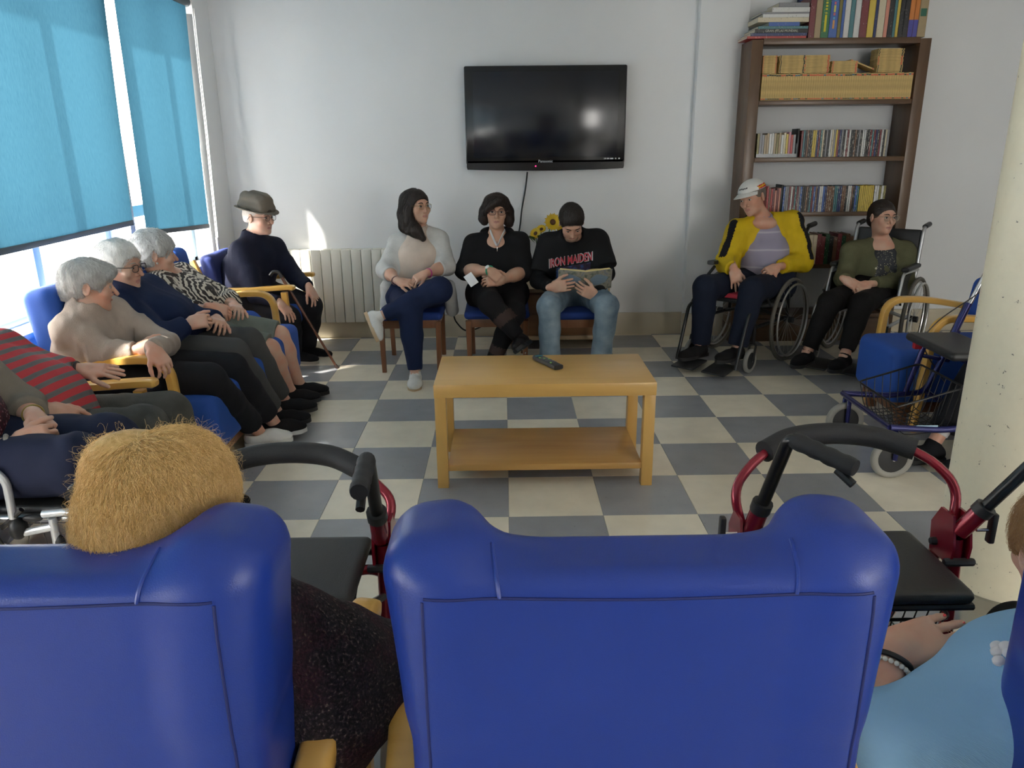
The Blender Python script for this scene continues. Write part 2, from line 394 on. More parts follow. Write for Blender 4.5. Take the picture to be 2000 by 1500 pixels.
def windw(i, a, e):
    x = XL-.15; b = MB(); t = .055
    b.box((x, a+t/2, (SILL+LINT)/2), (.06, t, LINT-SILL), bev=.004).box((x, e-t/2, (SILL+LINT)/2), (.06, t, LINT-SILL), bev=.004)
    b.box((x, (a+e)/2, SILL+t/2), (.06, e-a, t), bev=.004).box((x, (a+e)/2, LINT-t/2), (.06, e-a, t), bev=.004)
    o = struct(b.build('window_%d' % i, framem), 'blue-grey framed window behind a blue roller blind', 'window')
    m = (a+e)/2
    MB().box((x, m, (SILL+LINT)/2), (.05, .06, LINT-SILL), bev=.004).build('mullion', framem, o)
    MB().box((x, m, 1.14), (.05, e-a, .07), bev=.004).build('transom', framem, o)
    for k in range(2):
        for z0, z1 in ((SILL+.05, 1.11), (1.17, LINT-.05)):
            MB().box((x+.005, a+(e-a)*(.25+.5*k), (z0+z1)/2), (.006, (e-a)/2-.07, z1-z0)).build('pane', glass, o)
    MB().box((XL-.06, m, SILL+.008), (.16, e-a, .03), bev=.006).build('window_sill', white, o)
    pl = bpy.data.lights.new('window_portal', 'AREA'); pl.shape = 'RECTANGLE'; pl.size = e-a; pl.size_y = LINT-SILL; pl.cycles.is_portal = True
    po = bpy.data.objects.new('window_portal', pl); C.objects.link(po); po.location = (x-.06, m, (SILL+LINT)/2)
    po.rotation_euler = Vector((1, 0, 0)).to_track_quat('-Z', 'Z').to_euler()
for i, (a, e) in enumerate(WIN): windw(i+1, a, e)
b = MB()
for c_, s_ in (((4.5, YR-.05, .93), (1.6, .06, .06)), ((4.5, YR-.05, 2.37), (1.6, .06, .06)), ((3.73, YR-.05, 1.65), (.06, .06, 1.5)), ((5.27, YR-.05, 1.65), (.06, .06, 1.5))): b.box(c_, s_, bev=.004)
o = struct(b.build('window_6', framem), 'wide unseen window added for light in the wall opposite the bookcase', 'window')  # unseen window, added to brighten the right side of the room
MB().box((4.5, YR-.05, 1.65), (.06, .05, 1.4), bev=.004).build('mullion', framem, o)
for k in (4.1, 4.9): MB().box((k, YR-.05, 1.65), (.74, .006, 1.4)).build('pane', glass, o)
pl = bpy.data.lights.new('window_portal', 'AREA'); pl.shape = 'RECTANGLE'; pl.size = 1.6; pl.size_y = 1.5; pl.cycles.is_portal = True
po = bpy.data.objects.new('window_portal', pl); C.objects.link(po); po.location = (4.5, YR-.12, 1.65); po.rotation_euler = Vector((0, 1, 0)).to_track_quat('-Z', 'Z').to_euler()
# roller blinds: translucent blue fabric
bm_, nt, p, tc = nodes('blue_blind_fabric'); nt.nodes.remove(p)
n = N(nt, 'TexNoise', Scale=260., Detail=2.); mp = N(nt, 'Mapping'); mp.inputs['Scale'].default_value = (1, 1, .12)
nt.links.new(tc.outputs['Object'], mp.inputs[0]); nt.links.new(mp.outputs[0], n.inputs['Vector'])
cc = ramp(nt, n.outputs['Fac'], [(.3, (.035, .110, .165)), (.7, (.047, .135, .195))])
df = N(nt, 'BsdfDiffuse'); tl = N(nt, 'BsdfTranslucent'); mx = N(nt, 'MixShader'); mx.inputs[0].default_value = .22
for s in (df, tl): nt.links.new(cc, s.inputs['Color'])
nt.links.new(df.outputs[0], mx.inputs[1]); nt.links.new(tl.outputs[0], mx.inputs[2]); nt.links.new(mx.outputs[0], nt.nodes['Material Output'].inputs[0])
darkbar = mat('slate_blind_bar', (.07, .10, .12), .5)
def blind(label, y0t, y1t, y0b, y1b, zt, z0b, z1b, group=None):
    t = thing('roller_blind', label, 'blind', (XL+.03, (y0b+y1b)/2, z0b), group=group); x = XL+.03; oy, oz = (y0b+y1b)/2, z0b
    n = 14; V, F = [], []
    for i in range(n+1):
        for j in range(n+1):
            s, q = i/n, j/n; yb = y0b+(y1b-y0b)*s; yt = y0t+(y1t-y0t)*s; zb = z0b+(z1b-z0b)*s
            V.append((.006*math.sin(3*s+2*q)*(1-q), yb+(yt-yb)*q-oy, zb+(zt-zb)*q-oz))
    F = [[i*(n+1)+j, (i+1)*(n+1)+j, (i+1)*(n+1)+j+1, i*(n+1)+j+1] for i in range(n) for j in range(n)]
    MB().add(V, F).build('blind_fabric', bm_, t)
    MB().bar((0, y0b-oy, z0b-oz-.012), (0, y1b-oy, z1b-oz-.012), .012, .03, .003).build('bottom_bar', darkbar, t)
    MB().tube([(-.01, y0t-oy-.02, zt-oz+.02), (-.01, y1t-oy+.04, zt-oz+.02)], .032, 16).build('roller_tube', darkbar, t)
    MB().box((0, y1t-oy+.06, zt-oz-.005), (.05, .012, .09), bev=.004).build('bracket', white, t)
    return t, oy, oz
t, oy, oz = blind('narrower blue roller blind drawn down next to the wall corner', 1.715, 2.735, 1.682, 2.663, 2.43, 1.043, .99)
MB().tube([(.02, 2.80-oy, 2.42-oz), (.02, 2.77-oy, 1.6-oz), (.02, 2.72-oy, .84-oz), (.02, 2.735-oy, .80-oz), (.02, 2.75-oy, .84-oz), (.02, 2.80-oy, 1.6-oz), (.02, 2.83-oy, 2.42-oz)], .0035, 6).build('pull_chain', white, t)
MB().box((.02, 2.735-oy, .835-oz), (.014, .03, .11), bev=.004).build('chain_weight', white, t)
blind('wide blue roller blind drawn down behind the sofa', .05, 1.61, .02, 1.533, 2.43, 1.105, 1.118)
for a, e in WIN[2:]: blind('blue roller blind drawn down on the added unseen windows beyond the wheelchair', a, e, a, e, 2.43, 1.12, 1.12, 'blue blinds beyond the wheelchair')  # blinds of the added windows, kept for their effect on the light
# skirting
b = MB().box((.86, YB-.01, .0925), (3.6, .02, .185), bev=.004); struct(b.build('baseboard_back', skirtm), 'beige skirting below the television wall', 'skirting')
b = MB().box((2.825, YB-.09, .095), (.38, .02, .19), bev=.004); struct(b.build('baseboard_pier', skirtm), 'beige skirting around the wall pier', 'skirting')
b = MB().box((4.4, YB-.01, .0925), (2.7, .02, .185), bev=.004); struct(b.build('baseboard_alcove', skirtm), 'beige skirting behind the bookcase', 'skirting')
b = MB().box((XL+.01, -.85, .0925), (.02, 8.1, .185), bev=.004); struct(b.build('baseboard_left', skirtm), 'beige skirting below the windows', 'skirting')
# pillar
m, nt, p, tc = nodes('cream_pillar_paint')
n = N(nt, 'TexNoise', Scale=38., Detail=5., Roughness=.65); nt.links.new(tc.outputs['Object'], n.inputs['Vector'])
mk = ramp(nt, n.outputs['Fac'], [(.0, (.10, .09, .07)), (.312, (.10, .09, .07)), (.332, (.76, .70, .53)), (1, (.82, .76, .58))]); nt.links.new(mk, p.inputs['Base Color'])
p.inputs['Roughness'].default_value = .35
PX, PY, PR = 2.825, -.69, .19
PL = thing('round_pillar', 'scuffed cream round pillar with a steel ring at its foot', 'pillar', (PX, PY, 0)); PL['kind'] = 'structure'
MB().lathe([(PR, .0), (PR, ZC)], n=64).build('shaft', m, PL)
MB().lathe([(PR+.010, .004), (PR+.010, .118), (PR+.001, .12)], n=64).build('base_ring', mat('brushed_steel', (.42, .42, .41), .25, 1), PL)
# ------------------------------------------------------------------ television, radiator, cable
blackp = mat('black_gloss_plastic', (.012, .012, .013), .18); blackm = mat('black_plastic', (.018, .018, .019), .45, bump=.05)
TVX, TVY = 1.517, 3.145
t = thing('television', 'black flat screen television hung on the pale wall', 'television', (TVX, TVY, 1.319))
MB().box((0, .03, .40), (1.21, .06, .70), bev=.012).build('casing', blackp, t)
MB().plate(curve([(-.60, .075), (-.598, .02), (-.56, .012), (-.3, .004), (0, 0), (.3, .004), (.56, .012), (.598, .02), (.60, .075)], 4), .06, rx(PI/2), (0, .03, 0)).build('speaker_bar', blackp, t)
MB().box((0, .008, .405), (1.09, .02, .61), bev=.002).build('screen', mat('dark_screen_glass', (.007, .009, .016), .16, spec=.6), t)
v, f = textmesh('Panasonic', .028); MB().add(v @ rx(PI/2).T+np.array([0, -.004, .070]), f).build('logo', mat('silver_print', (.7, .7, .7), .3), t)
b = MB()
for x, wd in ((.455, .016), (.478, .018), (.505, .026), (.535, .012), (.562, .012)): b.box((x, -.0035, .085), (wd, .001, .009), bev=.0004)
b.build('small_print', mat('silver_print'), t)
led = mat('red_led', (.9, .02, .1), .3); led.node_tree.nodes['Principled BSDF'].inputs['Emission Color'].default_value = (1, .02, .12, 1); led.node_tree.nodes['Principled BSDF'].inputs['Emission Strength'].default_value = 2
MB().ball((-.075, -.001, .035), .005).build('standby_light', led, t)
MB().box((0, .075, .4), (.4, .06, .3)).build('wall_mount', blackm, t)
pts = curve([at(1030, 336, 3.2), at(1026, 370, 3.23), at(1019, 410, 3.235), at(1015, 445, 3.235), at(1004, 500, 3.235), at(985, 560, 3.235), at(955, 625, 3.2), at(915, 646, 3.0), at(892, 630, 2.9), at(884, 608, 2.88)], 6)
tag(MB().tube(pts, .006, 8).build('power_cable', blackm), 'black power cable trailing down the wall from the television', 'cable')
cr = mat('cream_enamel', (.74, .72, .64), .3)
t = thing('radiator', 'cream panel radiator of upright sections under the light patch of wall', 'radiator', (-.10, 3.16, .15))
sec = MB(); sec.box((0, 0, .293), (.0765, .02, .585), bev=.006).box((0, .04, .293), (.02, .07, .56), bev=.004).box((0, .075, .293), (.0765, .012, .585), bev=.004)
sec.box((0, .035, .55), (.06, .07, .05), bev=.01); sm = sec.mesh('radiator_section', cr)
for k in range(12): o = link('radiator_section', sm, t); o.location = (-.44+k*.08, 0, 0)
MB().tube([(-.5, .04, .03), (.5, .04, .03)], .016, 10).tube([(-.5, .04, .55), (.5, .04, .55)], .016, 10).tube([(.48, .04, .03), (.53, .04, .03), (.53, .04, -.15)], .01, 8).build('pipe', cr, t)

# ------------------------------------------------------------------ bookcase and what stands in it
bw = wood('walnut_laminate', (.085, .045, .022), (.135, .075, .038), .38, 5, 'Z'); bwx = wood('walnut_laminate_x', (.085, .045, .022), (.14, .078, .04), .38, 5, 'X')
t = thing('bookcase', 'tall brown wooden bookcase with open shelves in the alcove', 'bookcase', (3.6, 3.06, 0))
X0, X1, YF, YK = -.637, .635, -.14, .14
for x in (X0+.04, X1-.04): MB().box((x, 0, 1.10), (.08, .28, 2.2), bev=.003).build('side_panel', bw, t)
SH = [.22, .612, 1.005, 1.401, 1.797]
for z in SH: MB().box((0, .0, z-.016), (X1-X0-.165, .27, .032), bev=.002).build('shelf', bwx, t)
MB().box((0, 0, 2.188), (X1-X0-.162, .28, .04), bev=.002).build('top_board', bwx, t)
MB().box((0, -.02, .09), (X1-X0-.162, .2, .18), bev=.002).build('plinth', bwx, t)
MB().box((0, .134, 1.2), (X1-X0-.165, .008, 1.94)).build('back_panel', mat('white_back_board', (.62, .63, .64), .5), t)
BX, BY = 3.6, 3.06
pages = mat('page_edges', (.62, .57, .45), .8, bump=.3, scale=300)
PAL = dict(white=(.62, .62, .6), cream=(.6, .53, .38), black=(.02, .02, .022), grey=(.25, .25, .26), navy=(.02, .035, .12), blue=(.05, .12, .38), teal=(.06, .18, .2), green=(.03, .16, .06),
           red=(.42, .04, .035), maroon=(.17, .03, .035), brown=(.16, .08, .045), orange=(.6, .2, .04), yellow=(.62, .46, .07), pink=(.5, .2, .25), purple=(.14, .06, .22), olive=(.2, .17, .04), tan=(.36, .27, .15), salmon=(.6, .25, .18), dark_green=(.015, .07, .03))
_pm = {}
def printm(c, kind):
    """printed spine: a colour with blocky lettering-like marks"""
    k = (c, kind)
    if k in _pm: return _pm[k]
    col = PAL[c]; m, nt, p, tc = nodes('%s_%s_print' % (c, kind)); lum = sum(col)/3
    ink = (.75, .72, .6) if lum < .25 else (.06, .05, .06)
    oi = N(nt, 'ObjectInfo'); ad = N(nt, 'VectorMath', operation='ADD'); nt.links.new(tc.outputs['Object'], ad.inputs[0])
    ml = N(nt, 'VectorMath', operation='SCALE'); nt.links.new(oi.outputs['Location'], ml.inputs[0]); ml.inputs['Scale'].default_value = 7.3; nt.links.new(ml.outputs[0], ad.inputs[1])
    mp = N(nt, 'Mapping'); mp.inputs['Scale'].default_value = (150, 3, 30); nt.links.new(ad.outputs[0], mp.inputs[0])
    n = N(nt, 'TexNoise', Scale=1.6, Detail=1.); nt.links.new(mp.outputs[0], n.inputs['Vector'])
    n2 = N(nt, 'TexNoise', Scale=9., Detail=1.); nt.links.new(ad.outputs[0], n2.inputs['Vector'])
    thr = {'dvd': .60, 'book': .68, 'plain': .9}[kind]
    f1 = ramp(nt, n.outputs['Fac'], [(thr, (0, 0, 0)), (thr+.04, (.6, .6, .6))]); f2 = ramp(nt, n2.outputs['Fac'], [(.42, (0, 0, 0)), (.5, (1, 1, 1))])
    mu = N(nt, 'Math', operation='MULTIPLY'); nt.links.new(f1, mu.inputs[0]); nt.links.new(f2, mu.inputs[1])
    mx = N(nt, 'MixRGB'); nt.links.new(mu.outputs[0], mx.inputs[0]); mx.inputs[1].default_value = (*col, 1); mx.inputs[2].default_value = (*ink, 1)
    nt.links.new(mx.outputs[0], p.inputs['Base Color']); p.inputs['Roughness'].default_value = .35; _pm[k] = m; return m
def bookmesh(th, dp, ht, m, name='book'):
    """spine at -y; boards around a page block"""
    b = MB(); c = .0022
    b.box((0, -dp/2+c/2, ht/2), (th, c, ht), bev=.0009, seg=1).box((-th/2+c/2, 0, ht/2), (c, dp, ht)).box((th/2-c/2, 0, ht/2), (c, dp, ht))
    b.box((0, 0, ht/2), (th-2*c, dp-.008, ht-.006), mi=1); return b.mesh(name, [m, pages])
def book(c, th, dp, ht, x, y, z, label, group, name='book', cat='book', kind='book', R=None):
    o = link(name, bookmesh(th, dp, ht, printm(c, kind), name)); o.location = (x, y, z)
    if R is not None: o.rotation_euler = R
    return tag(o, label, cat, group)
# upright books along the top
row = [('maroon', 14, .27), ('tan', 15, .28), ('green', 19, .30), ('blue', 20, .31), ('olive', 8, .28), ('blue', 7, .28), ('white', 13, .27), ('teal', 11, .28), ('white', 14, .29), ('maroon', 18, .29), ('yellow', 16, .30), ('navy', 7, .29), ('cream', 17, .28),
       ('salmon', 9, .27), ('black', 12, .29), ('teal', 7, .28), ('yellow', 7, .24), ('black', 11, .3), ('black', 12, .29), ('orange', 12, .28), ('orange', 11, .28), ('tan', 20, .29)]
tot = sum(r[1] for r in row); xx = at(1578, 60, 2.95)[0]; sc_ = (at(1806, 60, 2.95)[0]-xx)/tot; ZT = 2.209
ord_ = {}
for c, wd, ht in row:
    th = wd*sc_; ord_[c] = ord_.get(c, 0)+1; num = sum(1 for r in row if r[0] == c)
    lb = '%s spined tall book standing on top of the bookcase' % c if num == 1 else '%s %s spined tall book on the bookcase top, counted from the lying stack' % (('first', 'second', 'third')[ord_[c]-1], c)
    o = book(c, th-.001, .2, ht, xx+th/2, 3.04, ZT, lb, 'tall books on top of the bookcase'); xx += th
    if c == 'green':
        for z0, z1 in ((.04, .15), (.157, .165), (.18, .192), (.2, .212), (.22, .232), (.24, .29)): MB().box((0, -.1008, (z0+z1)/2), (th*.26, .0012, z1-z0)).build('spine_print', mat('yellow_print', (.62, .55, .02), .5), o)
    if c == 'blue' and th > .05:
        for z0, z1, pc in ((.06, .115, (.70, .34, .10)), (.12, .135, (.10, .36, .55)), (.145, .162, (.62, .16, .16)), (.166, .21, (.62, .55, .10)), (.215, .232, (.62, .16, .2)), (.238, .28, (.1, .36, .55))): MB().box((0, -.1008, (z0+z1)/2), (th*.22, .0012, z1-z0)).build('spine_print', mat('spine_print_%d' % int(z0*1000), pc, .5), o)
    if c == 'orange': MB().box((0, -.1008, ht*.2), (th-.002, .0012, ht*.4)).build('blue_band', mat('violet_band', (.06, .06, .3), .4), o)
    if wd == 20 and c == 'tan': MB().box((0, -.1008, ht*.55), (th*.7, .0012, .05)).build('green_label', mat('green_label', (.02, .12, .07), .4), o)
o = book('navy', .09, .045, .3, at(1567, 60, 3.2)[0], 3.215, ZT, 'navy box file standing behind the lying books on the bookcase', None, 'box_file', 'box file', 'plain')
z = ZT
st = [('red', 1460, 1575, .016), ('navy', 1466, 1576, .02), ('black', 1473, 1577, .026), ('teal', 1480, 1577, .018), ('blue', 1500, 1560, .026), ('cream', 1478, 1577, .03), ('white', 1488, 1577, .022), ('grey', 1484, 1577, .012), ('white', 1504, 1577, .03), ('grey', 1516, 1575, .03)]
for i, (c, u0, u1, th) in enumerate(st):
    xa, xb = at(u0, 60, 2.95)[0], at(u1, 60, 2.95)[0]; L = xb-xa; b = MB()
    b.box((0, 0, th/2), (L, .24, th), bev=.001, seg=1).box((0, .004, th/2), (L+.0008, .236, th-.006), mi=1)
    o = b.build('book', [printm(c, 'book'), pages]); o.location = ((xa+xb)/2, 3.06, z); o.rotation_euler = (0, 0, rnd.uniform(-.03, .03)); z += th
    tag(o, '%s book lying flat in the stack on the bookcase, %s from the bottom' % (c, ('first', 'second', 'third', 'fourth', 'fifth', 'sixth', 'seventh', 'eighth', 'ninth', 'topmost')[i]), 'book', 'books lying on top of the bookcase')
    if i == 2: v, f = textmesh('GRAN ATLAS MUNDIAL', .022); MB().add(v @ rx(PI/2).T+np.array([0, -.1208, th/2]), f).build('lettering', mat('pale_print', (.6, .6, .5), .5), o)
# yellowed booklets
bkm = mat('yellowed_paper', (.56, .40, .16), .75, bump=.4, scale=120, var=.18, vscale=30)
bands = [mat('band_red', (.6, .10, .05), .6), mat('band_black', (.03, .04, .03), .6), mat('band_blue', (.03, .12, .22), .6)]
def booklet(th, ht, band):
    b = MB(); b.box((0, 0, ht/2), (th, .12, ht), bev=.0012, seg=1).box((0, -.0602, ht-.012), (th*.9, .0008, .009), mi=1).box((0, -.0602, .008), (th*.9, .0008, .006), mi=1); return b.mesh('booklet', [bkm, bands[band]])
bk = [booklet(.0168, .178, i) for i in range(3)]; bs = [booklet(.0098, .185, i) for i in range(3)]
x = BX-.545+.0; k = 0
for k in range(64):
    o = link('booklet', bk[rnd.choice([0, 0, 0, 1, 1, 2])]); o.location = (x+.0085, 2.99, 1.798); o.scale.z = 1+rnd.uniform(-.012, .012); x += .0170
    tag(o, 'yellowed booklet standing upright in the tight row on the highest shelf', 'booklet', 'yellowed booklets standing on the highest shelf')
ztop = 1.798+.1802
for (u0, n, bd, nm) in ((1486, 12, 0, 'end'), (1516, 12, 1, 'second'), (1563, 12, 0, 'third'), (1617, 8, 0, 'low fourth'), (1704, 16, 1, 'tall')):
    xa = at(u0, 140, 2.99)[0]
    for k in range(n):
        o = link('booklet', bs[bd if nm != 'tall' or 5 < k < 11 else 1]); o.rotation_euler = (0, PI/2, 0); o.location = (xa+rnd.uniform(-.003, .003), 2.99+rnd.uniform(-.004, .004), ztop+.0049+k*.0099)
        if nm == 'end': o.scale.z = .55; o.location.x = 3.052
        if nm == 'tall' and 4 < k < 11: o.data = bs[0]
        tag(o, 'yellowed booklet lying in the %s pile on the highest bookcase shelf' % nm, 'booklet', 'yellowed booklets in the %s pile' % nm)
o = link('booklet', bs[0]); o.rotation_euler = (0, PI/2+.35, 0); o.location = (at(1654, 130, 2.99)[0], 2.99, ztop+.085)
tag(o, 'single yellowed booklet leaning against the low pile', 'booklet')
# film cases
def shelf_row(x0, x1, z, n, cols, label, group, name='film_case', hts=(.185, .19), dp=.135, cat='film case', kind='dvd', y=2.985):
    wd = (x1-x0)/n; x = x0
    for k in range(n):
        c = rnd.choice(cols); h = rnd.uniform(*hts)
        o = book(c, wd-.0008, dp, h, x+wd/2, y, z, label % c.replace('_', ' '), group, name, cat, kind); x += wd
XS = lambda u, v: at(u, v, 2.93)[0]
shelf_row(3.056, XS(1553, 280), 1.4045, 16, ['tan', 'yellow', 'cream', 'red', 'white', 'pink', 'olive', 'grey'], '%s paperback in the clear tray on the second shelf', 'paperbacks in the clear tray', 'paperback', (.15, .175), .12, 'book', 'book')
shelf_row(XS(1563, 280), XS(1733, 280), 1.402, 46, ['black', 'grey', 'white', 'navy', 'brown', 'white', 'purple', 'teal', 'black', 'grey', 'cream', 'maroon', 'yellow'], '%s film case in the row on the second shelf', 'film cases on the second shelf')
shelf_row(XS(1497, 385), XS(1524, 385), 1.006, 7, ['maroon', 'red', 'brown', 'salmon'], '%s paperback on the third shelf behind the white cap', 'paperbacks on the third shelf', 'paperback', (.16, .19), .12, 'book', 'book')
shelf_row(XS(1528, 385), XS(1675, 385), 1.006, 40, ['black', 'grey', 'brown', 'navy', 'black', 'teal', 'white', 'maroon', 'brown', 'blue'], '%s film case in the row on the third shelf', 'film cases on the third shelf')
shelf_row(XS(1676, 385), XS(1704, 385), 1.006, 8, ['yellow'], '%s matching film case beside the dark haired woman', 'matching yellow film cases')
shelf_row(XS(1705, 385), XS(1727, 385), 1.006, 5, ['white', 'olive', 'black'], '%s film case at the end of the third shelf', 'film cases ending the third shelf')
shelf_row(XS(1480, 480), XS(1560, 480), .613, 10, ['maroon', 'brown', 'dark_green'], '%s bound book on the fourth shelf behind the yellow jacket', 'bound books behind the yellow jacket', 'book', (.2, .23), .17, 'book', 'book', 3.0)
shelf_row(XS(1562, 480), XS(1665, 480), .613, 13, ['dark_green', 'green', 'maroon', 'brown', 'cream', 'dark_green', 'black'], '%s bound book on the fourth shelf between the wheelchairs', 'bound books between the wheelchairs', 'book', (.2, .235), .17, 'book', 'book', 3.0)
MB_ = MB(); x0, x1 = 3.052, XS(1556, 280)
MB_.box(((x0+x1)/2, 2.985, 1.4030), (x1-x0, .15, .002)).box(((x0+x1)/2, 2.912, 1.415), (x1-x0, .003, .025)).box((x1-.002, 2.985, 1.45), (.003, .15, .1))
tag(MB_.build('clear_tray', mat('clear_acrylic', (.8, .82, .84), .15, trans=.7)), 'clear plastic tray holding paperbacks on the second shelf', 'tray')
for u, v, z, s in ((1558, 280, 1.402, 'second'), (1526, 385, 1.006, 'third')):
    x = XS(u, v); tag(MB().box((x, 2.99, z+.1), (.014, .13, .2), bev=.002).build('bookend', blackm), 'black bookend dividing the rows of the %s shelf' % s, 'bookend')

# ------------------------------------------------------------------ coffee table with remote control
lw = wood('pale_beech', (.56, .325, .088), (.64, .385, .115), .34, 4, 'X', .25); lwz = wood('pale_beech_z', (.56, .325, .088), (.64, .385, .115), .34, 4, 'Z', .25)
t = thing('coffee_table', 'pale beech coffee table with a lower shelf', 'table', (1.368, .535, 0))
MB().box((0, 0, .468), (.986, .49, .06), bev=.0025).build('table_top', lw, t)
for sx in (-1, 1):
    for sy in (-1, 1): MB().box((sx*.466, sy*.218, .219), (.05, .05, .438), bev=.002).build('leg', lwz, t)
MB().box((0, 0, .098), (.885, .47, .03), bev=.002).build('lower_shelf', wood('beech_shelf', (.46, .245, .07), (.56, .32, .1), .4, 4, 'X', .2), t)
t = thing('remote_control', 'black remote control lying on the coffee table', 'remote control', (1.395, .60, .499), math.radians(28))
body = MB(); body.tube(curve([(0, -.10, .010), (0, -.05, .011), (0, 0, .013), (0, .06, .012), (0, .1, .014)], 4), curve([(.9, 0, 0), (1, 0, 0), (.85, 0, 0), (1, 0, 0), (1.1, 0, 0)], 4) and [1.]*17, 16, flat=(.025, .011), up=(1, 0, 0)); body.build('body', blackm, t)
for i in range(3):
    for j in range(6): MB().box((-.013+.013*i, -.05+.02*j, .0235), (.008, .011, .004), bev=.0015).build('button', mat('grey_rubber', (.12, .12, .13), .6) if (i+j) % 5 else mat('coloured_rubber', (.25, .5, .12), .6), t)
MB().box((0, .083, .0245), (.036, .02, .003), bev=.001).build('display', mat('teal_display', (.03, .14, .17), .2), t)

# ------------------------------------------------------------------ side cabinet with flowers, dining chairs
cw = wood('brown_cabinet', (.20, .095, .04), (.29, .145, .065), .42, 4, 'X'); ctop = wood('tan_cabinet_top', (.42, .30, .17), (.50, .37, .22), .4, 4, 'X')
t = thing('low_cabinet', 'low brown wooden cabinet against the wall behind the reading man', 'cabinet', (1.60, 3.01, 0))
MB().box((0, 0, .455), (.78, .42, .03), bev=.003).build('cabinet_top', ctop, t)
MB().box((0, .01, .27), (.75, .38, .34), bev=.003).build('body', cw, t)
for k in range(2): d = MB().box((0, -.188, .19+.16*k), (.73, .016, .15), bev=.003).build('drawer', cw, t); MB().lathe([(.004, 0), (.012, .012), (.0, .02)], (0, -.196, .19+.16*k), (0, -1, 0), 12).build('knob', lw, d)
MB().box((0, 0, .085), (.78, .42, .03), bev=.003).build('base_board', ctop, t)
for sx in (-.34, .34): MB().box((sx, 0, .035), (.05, .36, .07), bev=.003).build('foot', cw, t)
t = thing('flower_vase', 'clear vase of yellow sunflowers behind the reading man', 'vase', (1.46, 3.02, .471))
gv = mat('vase_glass', (.75, .72, .72), .05, trans=.85)
MB().lathe([(.028, 0), (.034, .02), (.03, .1), (.038, .2), (.04, .215), (.036, .21), (.026, .1), (.026, .012)], n=24).build('vase_body', gv, t)
stem = mat('flower_stem_green', (.05, .16, .03), .6); pet = mat('yellow_petals', (.80, .52, .01), .5, var=.15); disc = mat('sunflower_disc', (.12, .05, .02), .8, bump=.5)
for hx, hy, hz, dr, s in ((.105, -.03, .475, (.2, -1, .25), 1.15), (-.025, -.02, .39, (-.5, -.8, .5), .8), (.02, .0, .42, (-.2, -.7, .7), .7), (.17, .0, .40, (.6, -.6, .4), .9)):
    MB().tube(curve([(0, 0, .02), (hx*.3, hy*.3, .2), (hx*.8, hy*.8, hz-.05), (hx, hy, hz)], 5), .004, 6).build('stem', stem, t)
    Fm = frame_z(dr); fh = MB().lathe([(.0001, .012*s), (.014*s, .011*s), (.02*s, .004*s), (.018*s, -.006*s), (.0001, -.01*s)], (hx, hy, hz), dr, 14).build('flower_head', disc, t)
    pm = MB()
    for ring in range(2):
        for q in range(14):
            a = 2*PI*(q+.5*ring)/14; d = Fm @ np.array([math.cos(a), math.sin(a), 0]); n_ = Fm[:, 2]; side = np.cross(n_, d); L = (.048-.006*ring)*s; o0 = np.array([hx, hy, hz])+d*.015*s
            pm.add([o0-side*.004*s, o0+side*.004*s, o0+d*L*.5+side*.011*s+n_*.008*s, o0+d*L*.5-side*.011*s+n_*.008*s, o0+d*L+n_*(.004+.008*ring)*s], [[0, 1, 2, 3], [3, 2, 4]])
    pm.build('petals', pet, fh)
for q in range(7):
    a = q*.9; p0 = np.array([.03*math.cos(a), .03*math.sin(a), .25+.02*q]); d = nrm([math.cos(a)+.5, math.sin(a)*.6-.3, .4]); s_ = nrm(np.cross(d, (0, 0, 1)))
    MB().add([p0, p0+d*.05+s_*.024+np.array([0, 0, .012]), p0+d*.11, p0+d*.05-s_*.024+np.array([0, 0, .012])], [[0, 1, 2, 3]]).build('leaf', stem, t)
chw = wood('reddish_chair_wood', (.20, .075, .03), (.28, .115, .048), .4, 6, 'Z'); blueseat = mat('royal_blue_cloth', (.012, .045, .24), .75, bump=.25, scale=300, var=.1, vscale=20)
t = thing('dining_chair', 'brown wooden chair with blue seat under the woman in the cream cardigan', 'chair', (.540, 2.42, 0), group='wooden chairs along the television wall')
for sx in (-1, 1):
    MB().tube([(sx*.192, -.215, 0), (sx*.196, -.212, .36)], [.016, .021], 8, flat=(1, 1), up=(1, 0, 0)).build('leg', chw, t)
    MB().tube(curve([(sx*.188, .25, 0), (sx*.19, .215, .3), (sx*.19, .21, .44), (sx*.188, .255, .66), (sx*.185, .30, .84)], 4), .017, 8, flat=(1, 1), up=(1, 0, 0)).build('back_post', chw, t)
for a, e in (((-.19, -.205, .345), (.19, -.205, .345)), ((-.19, .205, .345), (.19, .205, .345)), ((-.19, -.2, .345), (-.19, .2, .345)), ((.19, -.2, .345), (.19, .2, .345))): MB().bar(a, e, .02, .065, .003).build('apron', chw, t)
soft(S().box((0, -.005, .397), (.225, .235, .028), .026), 'seat', blueseat, t, .008)
MB().tube(curve([(-.185, .28, .78), (0, .305, .79), (.185, .28, .78)], 5), .5, 8, flat=(.03, .075), up=(0, 1, 0)).build('backrest', chw, t)
MB().tube(curve([(-.187, .25, .60), (0, .265, .605), (.187, .25, .60)], 5), .5, 8, flat=(.03, .06), up=(0, 1, 0)).build('back_rail', chw, t)
dup(t, (1.138, 2.43, 0), 0, 'brown wooden chair with blue seat under the person in black')
dup(t, (1.695, 2.38, 0), 0, 'brown wooden chair with blue seat under the reading man')
